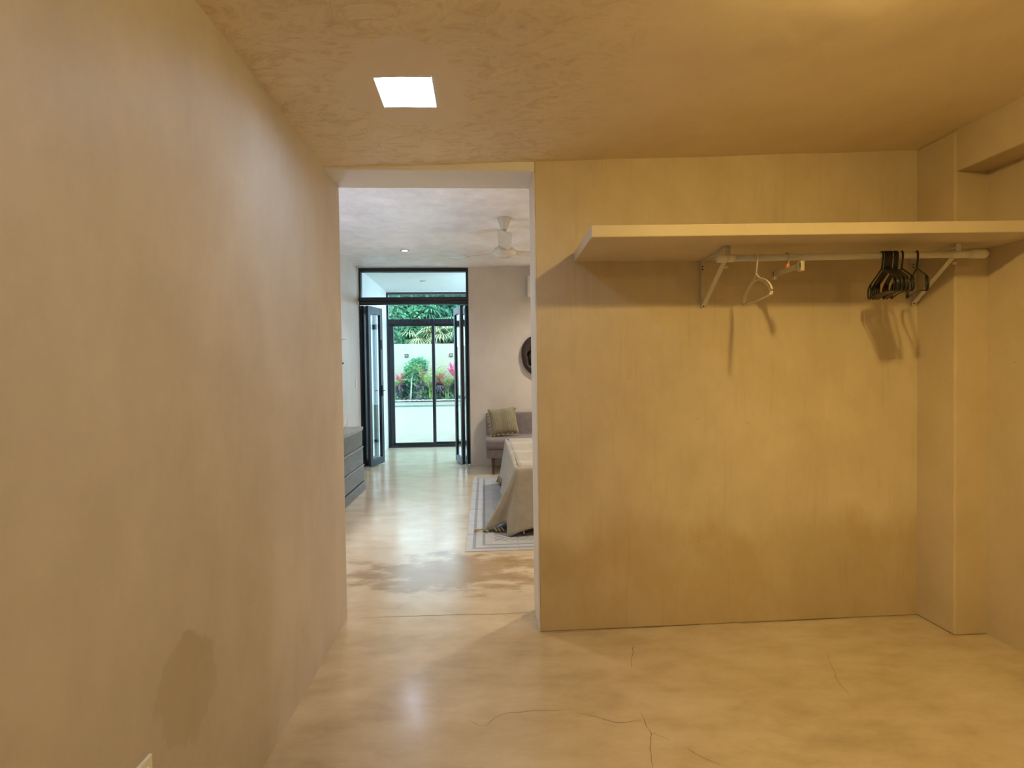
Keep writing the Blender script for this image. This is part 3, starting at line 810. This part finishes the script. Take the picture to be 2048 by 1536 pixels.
# added globe lamp, unseen past the folding doors, to brighten the hall
hg = thing('fill_globe_lamp', 'added frosted globe fill lamp, unseen on the hall ceiling past the folding doors', 'lamp', (.75, 8.6, ZB - .32))
w = MB(); w.lathe([(.05, .32), (.05, .30), (.008, .29), (.006, -.02), (.03, -.03), (.02, -.05)], seg=16); w.build('pendant_stem', M_white_plastic, hg)
w = MB(); w.lathe([(.03, -.05)] + [(.09 * math.sin(R(q)), -.13 + .09 * math.cos(R(q))) for q in range(20, 180, 20)] + [(.002, -.22)], seg=14); w.build('globe', lamp_mat('cool_globe_glow', (.55, .76, 1.0), 270.0), hg)

# ceiling fan
FX, FY = .216, 5.22
fan = thing('ceiling_fan', 'cream white three-bladed ceiling fan', 'fan', (FX, FY, ZB))
w = MB(); w.lathe([(.074, .003), (.073, -.004), (.060, -.03), (.030, -.105), (.024, -.112)], seg=28); w.build('canopy', M_fan, fan)
w = MB(); w.lathe([(.020, -.105), (.020, -.14), (.048, -.16), (.054, -.17), (.062, -.295), (.050, -.30)], seg=28); w.build('down_rod_cover', M_fan, fan)
w = MB(); w.lathe([(.050, -.288), (.095, -.300), (.118, -.325), (.118, -.338), (.100, -.362), (.060, -.378), (.015, -.383), (.012, -.392), (.003, -.394)], seg=32); w.build('motor', M_fan, fan)
for q in (148, 28, 268):
    a = R(q); d = Vector((math.cos(a), math.sin(a), 0)); n = Vector((-d.y, d.x, 0)); w = MB()
    prof = [(.10, .028, 0), (.16, .040, 0), (.20, .056, .0), (.62, .066, .012), (.66, .058, .013), (.675, .03, .013)]
    vs = []; fs = []
    for r_, hw, dz in prof:
        for s_, tl in ((-1, .012), (1, -.012)):
            for tz in (.003, -.003): vs.append(d * r_ + n * s_ * hw + Vector((0, 0, -.325 + dz + tl + tz)))
    for i in range(len(prof) - 1):
        b0, b1 = i * 4, (i + 1) * 4
        fs += [(b0, b0 + 2, b1 + 2, b1), (b0 + 1, b1 + 1, b1 + 3, b0 + 3), (b0, b1, b1 + 1, b0 + 1), (b0 + 2, b0 + 3, b1 + 3, b1 + 2)]
    e = (len(prof) - 1) * 4; fs += [(0, 1, 3, 2), (e, e + 2, e + 3, e + 1)]
    w.add(vs, fs); w.build('blade', M_fan, fan)

# dresser
dr = thing('dresser', 'low dark washed-wood dresser with three drawers against the bedroom wall', 'dresser', (-1.785, 0, 0))
D0, D1 = 4.45, 6.19
w = MB(); w.box((.004, D0, .105), (.335, D1 - .006, .700)); w.build('body', M_dresser, dr)
w = MB(); w.box((.004, D0 - .01, .700), (.362, D1 + .012, .733)); w.build('top', M_dresser_top, dr, .004)
w = MB(); w.box((.004, D0 - .01, 0), (.378, D1 + .014, .100)); w.build('plinth', M_dresser, dr, .006)
for z0, z1, dp in ((.508, .690, .352), (.300, .494, .358), (.112, .286, .366)):
    w = MB(); w.box((.335, D0 + .01, z0), (dp, D1, z1)); d_ = w.build('drawer', M_dresser, dr, .004)
    w = MB(); w.box((.335, D0 + .01, z1), (dp + .006, D1 + .002, z1 + .010)); w.build('edge_strip', M_dresser_top, d_, .002)
hp = tag(MB().tube([(-1.625 + .118 * math.cos(q), 5.86 + .01 * math.sin(q), .733 + .122 + .118 * math.sin(q)) for q in [2 * math.pi * i / 40 for i in range(40)]], .0055, 8, True).build('ring_ornament', M_hoop), 'thin white ring ornament standing on the dark dresser', 'ornament')
pg = thing('wall_peg', 'slim wall peg with a white tip above the dresser', 'peg', (-1.785, 6.0, 1.735))
w = MB(); w.tube([(0, 0, 0), (.19, 0, 0)], .009, 10); w.build('shaft', M_leg, pg)
w = MB(); w.tube([(.19, 0, 0), (.235, 0, .001), (.25, 0, .001)], [.008, .008, .004], 10); w.build('tip', M_hoop, pg)
w = MB(); w.tube([(0, 0, 0), (.006, 0, 0)], .025, 14); w.build('backplate', M_leg, pg)
pg = thing('wall_peg', 'short wooden wall peg below the white-tipped one', 'peg', (-1.785, 6.0, 1.46))
w = MB(); w.tube([(0, 0, 0), (.17, 0, 0), (.205, 0, .012)], [.008, .008, .010], 10); w.build('shaft', M_leg, pg)
w = MB(); w.tube([(0, 0, 0), (.006, 0, 0)], .022, 14); w.build('backplate', M_leg, pg)

def switch(loc, label, nx_):
    t = thing('light_switch', label, 'switch', loc)
    w = MB(); w.box((0, -.036, -.058), (.008, .036, .058)); w.build('cover_plate', M_plate, t, .003)
    w = MB(); w.box((.007, -.012, -.03), (.013, .012, .03)); w.build('rocker', M_white_plastic, t, .002)
switch((-1.785, 7.40, 1.215), 'white light switch on the bedroom wall beside the folding door', 1)
switch((-1.772, 9.30, 1.20), 'white light switch on the hall wall beside the sliding door', 1)

# loveseat
sf = thing('loveseat', 'mauve-grey upholstered armless loveseat against the greige wall', 'sofa', (.008, 6.85, 0))
SW = 1.25
w = MB(); w.box((0, .02, .215), (SW, .70, .33)); w.build('seat_frame', M_sofa, sf, .015, 3)
w = MB()
def cush(u, v):
    x = SW * u; y = .66 * v; return (x, y, 0)
w.box((-.006, 0, .33), (SW + .006, .62, .47)); w.build('seat_cushion', M_sofa, sf, .045, 5)
w = MB()
T = Matrix.Translation((0, .56, .40)) @ Matrix.Rotation(R(-8), 4, 'X')
w.box((.0, 0, -.06), (SW, .10, .385), T); w.build('backrest', M_sofa, sf, .025, 4)
for x_, y_ in ((.09, .06), (SW - .09, .06), (.09, .62), (SW - .09, .62)):
    w = MB(); w.tube([(x_, y_, 0), (x_, y_, .217)], [.013, .024], 10); w.build('leg', M_leg, sf)

# throw pillow with tassels on the loveseat
cp = thing('throw_pillow', 'olive striped pillow with cream tassels leaning on the loveseat', 'pillow', (.245, 7.19, .475), R(6))
PS = .19
def pil(sgn):
    def f(u, v):
        a, b_ = 2 * u - 1, 2 * v - 1
        pinch = 1 - .07 * (1 - abs(a)) * 0
        ex = a * PS * (1 - .06 * (1 - b_ * b_)); ez = b_ * PS * (1 - .06 * (1 - a * a))
        th = .075 * ((1 - a ** 4) * (1 - b_ ** 4)) ** .5
        return (ex, sgn * th, ez)
    return f
TP = Matrix.Translation((0, 0, PS + .008)) @ Matrix.Rotation(R(-14), 4, 'X') @ Matrix.Rotation(R(-6), 4, 'Y')
pw = MB()
for sgn in (-1, 1): pw.grid(16, 16, pil(sgn))
pb = pw.build('cover', M_cushion, cp); pb.matrix_local = TP
# piping and tassel fringe
ring = []
for k_ in range(64):
    t_ = k_ / 16; e = int(t_) % 4; q = 2 * (t_ - int(t_)) - 1
    a, b_ = [(q, -1), (1, q), (-q, 1), (-1, -q)][e]
    ring.append((a * PS * (1 - .06 * (1 - b_ * b_)), 0, b_ * PS * (1 - .06 * (1 - a * a))))
w = MB(); w.tube(ring, .006, 6, True); o = w.build('piping', M_tassel, cp); o.matrix_local = TP
def tassel(parent, p, d, L=.04, r=.010, mtx=None):
    d = Vector(d).normalized(); p = Vector(p)
    w = MB(); w.tube([p, p + d * L * .25, p + d * L * .35, p + d * L], [r * .45, r * .75, r * .5, r], 8)
    o = w.build('tassel', M_tassel, parent)
    if mtx: o.matrix_local = mtx
    return o
for q in (-.15, -.11, -.07, -.02, .03, .08, .12):
    tassel(cp, (-PS * .97, 0, q), (-.6, -.4, -.6), .035, .010, TP)
for q in (.17, .185):
    tassel(cp, (PS * .95, 0, q), (.6, -.5, -.7), .045, .011, TP)
tassel(cp, (PS * .85, 0, PS * .95), (.5, -.5, -.5), .04, .011, TP)
for q in (-.15, -.09, -.03, .04, .10):
    tassel(cp, (q, -.012, -PS * .93), (-.2, -1, -.10), .035, .010, TP)

# bed
bd = thing('bed', 'low wide bed mostly hidden under its taupe bedspread', 'bed', (0, 0, 0))
BX0, BY0, BY1, BZ = .235, 4.31, 6.27, .535
w = MB(); w.box((BX0 + .04, BY0 + .05, .12), (2.55, BY1 - .05, .27)); w.build('base', M_dark, bd, .01)
w = MB(); w.box((BX0 + .005, BY0 + .008, .27), (2.55, BY1 - .008, BZ)); w.build('mattress', M_mattress, bd, .05, 4)
w = MB(); w.box((2.55, BY0 - .05, 0.0), (2.62, BY1 + .05, 1.05)); w.build('headboard', M_dresser, bd, .01)
for x_ in (BX0 + .14, 2.42):
    for y_ in (BY0 + .14, BY1 - .14):
        w = MB(); w.tube([(x_, y_, .0035), (x_, y_, .13)], [.022, .03], 10); w.build('leg', M_leg, bd)

# bedspread: top plus draped sides
sp = thing('bedspread', 'taupe woven bedspread with pale stitched bands and tasselled hem', 'blanket', (0, 0, 0))
# perimeter control points: (top x, top y, hem x, hem y, hem z)
PC = [(1.9, BY1, 1.9, BY1 + .10, .09), (1.0, BY1, 1.0, BY1 + .10, .08), (.34, BY1, .32, BY1 + .10, .03), (BX0, BY1 - .02, .15, BY1 + .03, .012), (BX0, 6.0, .185, 6.0, .05), (BX0, 5.5, .150, 5.5, .07), (BX0, 5.0, .185, 5.0, .07),
      (BX0, 4.565, .135, 4.625, .05), (BX0, 4.395, -.025, 4.395, .010), (BX0 + .01, BY0 + .03, .045, 4.360, .035), (BX0 + .02, BY0 + .01, .160, 4.345, .085), (BX0 + .045, BY0, .175, 4.230, .008), (BX0 + .12, BY0, .275, 4.220, .045), (.48, BY0, .47, 4.245, .075), (.75, BY0, .75, 4.215, .085), (1.05, BY0, 1.05, 4.255, .09), (1.4, BY0, 1.4, 4.225, .09), (1.9, BY0, 1.9, 4.245, .09)]
def cat_multi(P, n):
    out = []; m = len(P)
    for i in range(m - 1):
        p0, p1, p2, p3 = P[max(i - 1, 0)], P[i], P[i + 1], P[min(i + 2, m - 1)]
        for k in range(n):
            t = k / n
            out.append([.5 * (2 * b + (-a + c) * t + (2 * a - 5 * b + 4 * c - d) * t * t + (-a + 3 * b - 3 * c + d) * t ** 3) for a, b, c, d in zip(p0, p1, p2, p3)])
    out.append(list(P[-1])); return out
ring = cat_multi(PC, 10); nr = len(ring)
def side(u, v):
    q = ring[min(nr - 1, int(round(u * (nr - 1))))]
    tx, ty, hx, hy, hz = q
    # rounded shoulder then hang
    c = Vector((1.2, 5.35, 0)); ind = (Vector((tx, ty, 0)) - c); ind.normalize()
    t = v
    if t < .12:
        s_ = t / .12; a = s_ * math.pi / 2
        p = Vector((tx, ty, 0)) - ind * .04 * (1 - math.sin(a)); z = BZ + .014 - .04 * (1 - math.cos(a))
        off = 0
        k_ = 0
    else:
        k_ = (t - .12) / .88
        p = Vector((tx, ty, 0)); z = BZ + .014 - .04 + (hz - (BZ - .026)) * k_
    e = k_ ** 1.15
    x = p.x + (hx - tx) * e; y = p.y + (hy - ty) * e
    return (x, y, z + noise.noise((x * 6, y * 6, z * 5)) * .004)
w = MB(); w.grid(nr - 1, 22, side)
def topf(u, v):
    x = BX0 + .035 + (1.9 - BX0 - .035) * u; y = BY0 + .035 + (BY1 - BY0 - .07) * v
    return (x, y, BZ + .014 + noise.noise((x * 2.5, y * 2.5, 0)) * .006 + noise.noise((x * 8, y * 8, 4)) * .002)
w.grid(40, 48, topf)
w.build('cloth', M_spread, sp, solid=.008)
tassel(sp, (-.02, 4.395, .022), (-1, -.15, -.05), .085, .013); tassel(sp, (-.015, 4.385, .02), (.4, -.8, -.05), .05, .011)
tassel(sp, (.15, BY1 + .02, .10), (-.25, -.1, -1), .075, .013); tassel(sp, (.16, 6.17, .11), (-.15, -.1, -1), .075, .013); tassel(sp, (.17, 6.07, .11), (-.15, -.1, -1), .07, .013)
for q in (.06, .09, .12): tassel(sp, (q, 4.355, .045), (.5, -.5, -.5), .04, .008)
for q in (.3, .42, .56, .72, .88): tassel(sp, (q, 4.230, .075), (0, -.2, -1), .05, .007)

# driftwood mirror on the far wall
mr = thing('driftwood_mirror', 'round mirror in a thick blackened driftwood ring on the greige wall', 'mirror', (.825, YB1 - .004, 1.588))
w = MB(); pts = []; rad = []
NN = 56
vs = []; fs = []
for i in range(NN):
    a = 2 * math.pi * i / NN
    ro = .300 + .012 * math.sin(3 * a + 1) + .008 * noise.noise((math.cos(a) * 3, math.sin(a) * 3, 2))
    ri = .185 + .030 * math.sin(2 * a + .6) + .022 * noise.noise((math.cos(a) * 2.4, math.sin(a) * 2.4, 7)) + .012 * math.sin(7 * a)
    for j in range(10):
        b_ = 2 * math.pi * j / 10
        rm, hw = (ro + ri) / 2, (ro - ri) / 2
        r_ = rm + hw * math.cos(b_); y_ = -.035 + .036 * math.sin(b_) + .006 * noise.noise((r_ * 20, a * 6, b_))
        vs.append((r_ * math.cos(a), y_, r_ * math.sin(a)))
for i in range(NN):
    for j in range(10):
        i2, j2 = (i + 1) % NN, (j + 1) % 10
        fs.append((i * 10 + j, i * 10 + j2, i2 * 10 + j2, i2 * 10 + j))
w.add(vs, fs, True); w.build('frame', M_drift, mr)
w = MB(); w.tube([(0, -.002, 0), (0, -.010, 0)], .235, 40); w.build('mirror_glass', M_mirror, mr)

# air conditioner
ac = thing('air_conditioner', 'white wall air conditioner high on the greige wall', 'air conditioner', (.625, YB1, 2.42))
w = MB()
prof = [(0, 0), (-.15, .0), (-.20, .05), (-.215, .12), (-.205, .22), (-.16, .285), (-.10, .30), (0, .30)]
n_ = len(prof); vs = [(0, y_, z_) for y_, z_ in prof] + [(.88, y_, z_) for y_, z_ in prof]
w.add(vs, [tuple(range(n_)), tuple(reversed(range(n_, 2 * n_)))] + [(i, (i + 1) % n_, (i + 1) % n_ + n_, i + n_) for i in range(n_)]); w.build('casing', M_white_plastic, ac, .012, 3)
w = MB(); w.box((.06, -.19, .012), (.82, -.165, .040)); w.build('louver', M_plate, ac, .003)

# ================================================================== GARDEN
GZ = -.05
w = MB(); w.box((-14, YV1 + .12, GZ - .3), (12, 23.05, GZ)); struct(w.build('ground', M_paving), 'pale sandy terrace paving outside the glass door', 'paving')
w = MB(); w.box((-14, 23.05, GZ - .45), (12, 24.2, GZ - .03)); struct(w.build('pool', M_water), 'turquoise strip of pool water beyond the terrace', 'pool')
w = MB(); w.box((-14, 24.2, GZ - .45), (12, 27.1, GZ + .01)); struct(w.build('pool_coping', M_coping), 'pale stone coping between pool and planting bed', 'coping')
w = MB(); w.box((-14, 27.1, GZ - .3), (12, 30.1, GZ + .06)); struct(w.build('planting_bed', M_soil), 'dark soil planting bed in front of the garden wall', 'planting bed')
w = MB(); w.box((-14, 29.9, GZ), (12, 30.1, 3.10)); struct(w.build('wall_garden', M_garden_wall), 'pale rendered garden wall behind the pink plants', 'wall')
w = MB(); w.box((-14, 30.1, GZ - .4), (14, 46, GZ)); struct(w.build('ground_beyond', M_soil), 'dark ground under the trees behind the garden wall', 'ground')
# pebbles edging (cannot be counted)
w = MB()
for k_ in range(520):
    x_ = random.uniform(-6.5, 1.0); y_ = random.uniform(27.12, 28.0); r_ = random.uniform(.04, .10)
    vs = [(x_ + r_ * math.cos(a), y_ + r_ * .8 * math.sin(a), GZ + .055) for a in (0, 1.05, 2.1, 3.14, 4.19, 5.24)] + [(x_ + r_ * .4, y_, GZ + .06 + r_ * .6), (x_ - r_ * .4, y_, GZ + .06 + r_ * .6)]
    w.add(vs, [(0, 1, 6), (1, 2, 7, 6), (2, 3, 7), (3, 4, 7), (4, 5, 6, 7), (5, 0, 6)], True)
tag(w.build('pebbles', M_pebble), 'grey pebbles along the front of the planting bed', 'pebbles', kind='stuff')

for x_, lb in ((-4.37, 'square garden wall light behind the leafy shrub'), (-1.88, 'square garden wall light above the brightest pink plant')):
    t = thing('wall_light', lb, 'lamp', (x_, 29.9, 2.44), 0, 'garden wall lights')
    w = MB(); w.box((-.10, -.05, -.10), (.10, 0, .10)); w.build('housing', M_alu_track, t, .01)
    w = MB(); w.box((-.068, -.062, -.055), (.068, -.05, .075)); w.build('diffuser', M_coping, t, .004)

def blade_leaf(w, base, d, L, wd, droop, n=4, fold=.25):
    """arching strap leaf"""
    base = Vector(base); d = Vector(d).normalized(); p = base.copy(); vs = []; fs = []
    side_ = d.cross(Vector((0, 0, 1)))
    if side_.length < .01: side_ = Vector((1, 0, 0))
    side_.normalize(); cur = d.copy()
    for i in range(n + 1):
        t = i / n; hw = wd * (math.sin(math.pi * min(1, .18 + .82 * t)) ** .8 if t < 1 else 0.0)
        up = side_.cross(cur).normalized()
        vs += [p - side_ * hw + up * hw * fold, p, p + side_ * hw + up * hw * fold]
        p = p + cur * (L / n); cur = (cur + Vector((0, 0, -droop / n))).normalized()
    for i in range(n):
        a = i * 3; fs += [(a, a + 1, a + 4, a + 3), (a + 1, a + 2, a + 5, a + 4)]
    w.add(vs, fs, True)

def cordyline(x, y, hgt, pinkh, label, lean=0.0):
    t = thing('cordyline', label, 'plant', (x, y, GZ + .06), random.uniform(0, 6), 'pink cordylines in the planting bed')
    w = MB(); w.tube([(0, 0, 0), (.03, .02, hgt * .4), (.02, .0, hgt * .72)], [.035, .03, .022], 8); w.build('stem', M_trunk, t)
    w = MB()
    for k_ in range(30):
        a = random.uniform(0, 2 * math.pi); el = random.uniform(-.1, .55)
        blade_leaf(w, (.02, 0, hgt * random.uniform(.30, .60)), (math.cos(a), math.sin(a), el), random.uniform(.45, .66), .060, 1.5)
    w.build('lower_leaves', M_leaf_purple, t)
    w = MB()
    for k_ in range(20):
        a = random.uniform(0, 2 * math.pi); el = random.uniform(.7, 3.0)
        blade_leaf(w, (.02, 0, hgt * .70), (math.cos(a), math.sin(a), el), pinkh * random.uniform(.8, 1.15), .066, .5)
    for k_ in range(12):
        a = random.uniform(0, 2 * math.pi)
        blade_leaf(w, (.02, 0, hgt * .60), (math.cos(a), math.sin(a), random.uniform(.2, .7)), pinkh * random.uniform(.6, .9), .050, .9)
    w.build('crown_leaves', M_leaf_pink, t)
YP = 28.3
def gx(px): return (px - 969) * YP / FPX
def gz(py, px=850): return H - (py - 749 + .015 * (px - 969)) * YP / FPX
cordyline(gx(804), YP, 1.30, .62, 'pink-topped cordyline at the dark-framed edge of the glass door')
cordyline(gx(845), YP + .2, 1.75, .55, 'slender dark pink cordyline beside the pale shrub trunk')
cordyline(gx(881), YP, 1.35, .66, 'bright pink cordyline just past the sliding door mullion')
cordyline(gx(908), YP + .1, 1.70, .85, 'tallest magenta cordyline, half behind the folded door leaf')
cordyline(gx(940), YP + .1, 1.2, .55, 'pink cordyline glimpsed past the folded door against the greige wall')

def leaf_blob(w, c, rx, ry, rz, n, ls, flat=.0):
    for k_ in range(n):
        while True:
            v = Vector((random.uniform(-1, 1), random.uniform(-1, 1), random.uniform(-1, 1)))
            if .25 < v.length < 1: break
        p = Vector(c) + Vector((v.x * rx, v.y * ry, v.z * rz))
        d = Vector((random.gauss(0, 1), random.gauss(0, 1), random.gauss(0, .6))).normalized()
        s_ = d.cross(Vector((random.gauss(0, 1), random.gauss(0, 1), random.gauss(0, 1)))).normalized()
        L = ls * random.uniform(.6, 1.3)
        w.add([p, p + d * L * .5 + s_ * L * .24, p + d * L, p + d * L * .5 - s_ * L * .24], [(0, 1, 2, 3)], False)

# leafy shrub with a pale trunk
t = thing('leafy_shrub', 'young leafy tree with a thin pale trunk in the planting bed', 'tree', (gx(825), YP - .2, GZ + .06))
w = MB(); w.tube([(-.05, 0, 0), (-.02, 0, .5), (.02, .02, 1.1), (.12, .05, 1.7)], [.05, .042, .035, .02], 8); w.build('trunk', M_bark, t)
w = MB(); leaf_blob(w, (.25, .3, 1.75), .62, .5, .42, 420, .20); leaf_blob(w, (0, .3, 1.25), .55, .4, .40, 300, .20); leaf_blob(w, (.45, .3, 2.05), .45, .4, .22, 160, .2); w.build('foliage', M_leaf_mid, t)

def areca(x, y, n, L, label, mat=M_leaf_lime):
    t = thing('areca_palm', label, 'palm', (x, y, GZ + .06), 0, 'areca palms in the planting bed')
    for q in range(3):
        w = MB(); w.tube([(.06 * q - .06, 0, 0), (.09 * q - .09, .02, L * .35)], [.03, .018], 6); w.build('stem', M_leaf_lime, t)
    for k_ in range(n):
        a = 2 * math.pi * k_ / n + random.uniform(-.3, .3); d = Vector((math.cos(a), math.sin(a), random.uniform(1.3, 3.0))).normalized()
        p = Vector((0, 0, L * .22)); w = MB(); cur = d.copy(); rib = [p.copy()]
        for s_ in range(10):
            p = p + cur * (L / 10); cur = (cur + Vector((0, 0, -.13))).normalized(); rib.append(p.copy())
        w.tube(rib, [.010 * (1 - i / 11) + .002 for i in range(11)], 4)
        for i in range(3, 11):
            tdir = (rib[i] - rib[i - 1]).normalized(); sd_ = tdir.cross(Vector((0, 0, 1))).normalized()
            for s_ in (-1, 1):
                blade_leaf(w, rib[i], (tdir * .7 + sd_ * s_ + Vector((0, 0, .1))), L * .26 * (1 - .05 * i), .042, .6, 3)
        w.build('frond', mat, t)
areca(gx(789), YP - .05, 12, 1.75, 'feathery palm at the edge of the glass beside the sliding door jamb')
areca(gx(862), YP - .05, 13, 1.9, 'yellow-green arching palm behind the door mullion')
areca(gx(894), YP - .05, 12, 1.55, 'small yellow-green palm between the two brightest pink plants')
for q, (px, rx) in enumerate(((795, .5), (815, .5), (850, .45), (872, .45), (896, .45), (925, .5))):
    lb = ['low green ground cover clump by the door jamb', 'low green clump under the leafy shrub', 'low green clump at the foot of the slender cordyline', 'low green clump behind the mullion', 'low green clump between the two brightest cordylines', 'low green clump beyond the folded door'][q]
    t = thing('ground_cover_clump', lb, 'plant', (gx(px), YP + .35, GZ + .06), 0, 'low clumps in the planting bed')
    w = MB(); leaf_blob(w, (0, 0, .50), rx, .35, .50, 300, .22); w.build('foliage', M_leaf_dark if q % 2 else M_leaf_mid, t)

# trees behind the garden wall
def tree(x, y, z_c, rx, rz, n, ls, mat, label):
    t = thing('dense_tree', label, 'tree', (x, y, GZ), 0, 'trees behind the garden wall')
    w = MB(); w.tube([(0, 0, 0), (.1, 0, z_c * .6), (.0, .1, z_c)], [.16, .12, .06], 8); w.build('trunk', M_trunk, t)
    w = MB()
    leaf_blob(w, (0, 0, z_c), rx, 1.3, rz, n, ls)
    for k_ in range(7):
        leaf_blob(w, (random.uniform(-.7, .7) * rx, random.uniform(-.5, .5), z_c + random.uniform(-.8, .8) * rz), rx * .4, .8, rz * .3, n // 7, ls)
    w.build('foliage', mat, t)
YT = 33.0
def hx(px): return (px - 969) * YT / FPX
tree(hx(770), YT, 3.9, 2.0, 2.9, 2600, .34, M_leaf_dark, 'dense dark tree behind the wall at the door jamb edge')
tree(hx(815), YT - .4, 3.6, 1.9, 2.4, 2600, .30, M_leaf_mid, 'bushy bright green tree behind the wall over the first wall light')
tree(hx(845), YT + .8, 5.2, 2.4, 2.2, 2800, .34, M_leaf_dark, 'tall dark tree rising behind the bushy one')
tree(hx(890), YT + 1.8, 4.4, 2.6, 3.4, 3200, .36, M_leaf_dark, 'broad dark tree behind the fan palms')
tree(hx(945), YT + 1.2, 4.2, 2.4, 3.2, 2400, .36, M_leaf_dark, 'dark tree behind the wall past the folded door')
tree(hx(830), YT + 3.0, 6.3, 5.5, 2.6, 3600, .5, M_leaf_dark, 'very tall dark tree filling the gap above the others')
def fan_palm(x, y, zc_, n, L, mat, label, droop=.55):
    t = thing('fan_palm', label, 'palm', (x, y, GZ), 0, 'fan palms behind the garden wall')
    w = MB(); w.tube([(0, 0, 0), (.05, 0, zc_ * .5), (0, 0, zc_)], [.14, .11, .10], 8); w.build('trunk', M_trunk, t)
    for k_ in range(n):
        a = 2 * math.pi * k_ / n + random.uniform(-.25, .25); el = random.uniform(-.75, .9)
        d = Vector((math.cos(a), math.sin(a) * .8 - .45, el)).normalized()
        p0 = Vector((0, 0, zc_)); p1 = p0 + d * L * .55 - Vector((0, 0, .05))
        w = MB(); w.tube([p0, p0 + d * L * .3, p1], .018, 4)
        sd_ = d.cross(Vector((0, 0, 1))).normalized(); up = sd_.cross(d)
        for q in range(17):
            b_ = R(-115 + 230 * q / 16)
            dd = d * math.cos(b_) + sd_ * math.sin(b_) + up * .12
            blade_leaf(w, p1, dd, L * random.uniform(.62, .82), .036, droop * 2.6, 5)
        w.build('fan_leaf', mat, t)
fan_palm(hx(850), YT - .9, 3.75, 13, 1.35, M_leaf_pale, 'fan palm with pale drooping leaves left of the mullion')
fan_palm(hx(893), YT - .9, 3.8, 13, 1.45, M_leaf_pale, 'fan palm with dry straw-coloured leaves over the wall light')
fan_palm(hx(888), YT + .2, 5.0, 12, 1.7, M_leaf_fan, 'taller blue-green fan palm seen through the top light')
fan_palm(hx(935), YT - .9, 4.0, 9, 1.5, M_leaf_fan, 'blue-green fan palm beyond the folded door leaves')
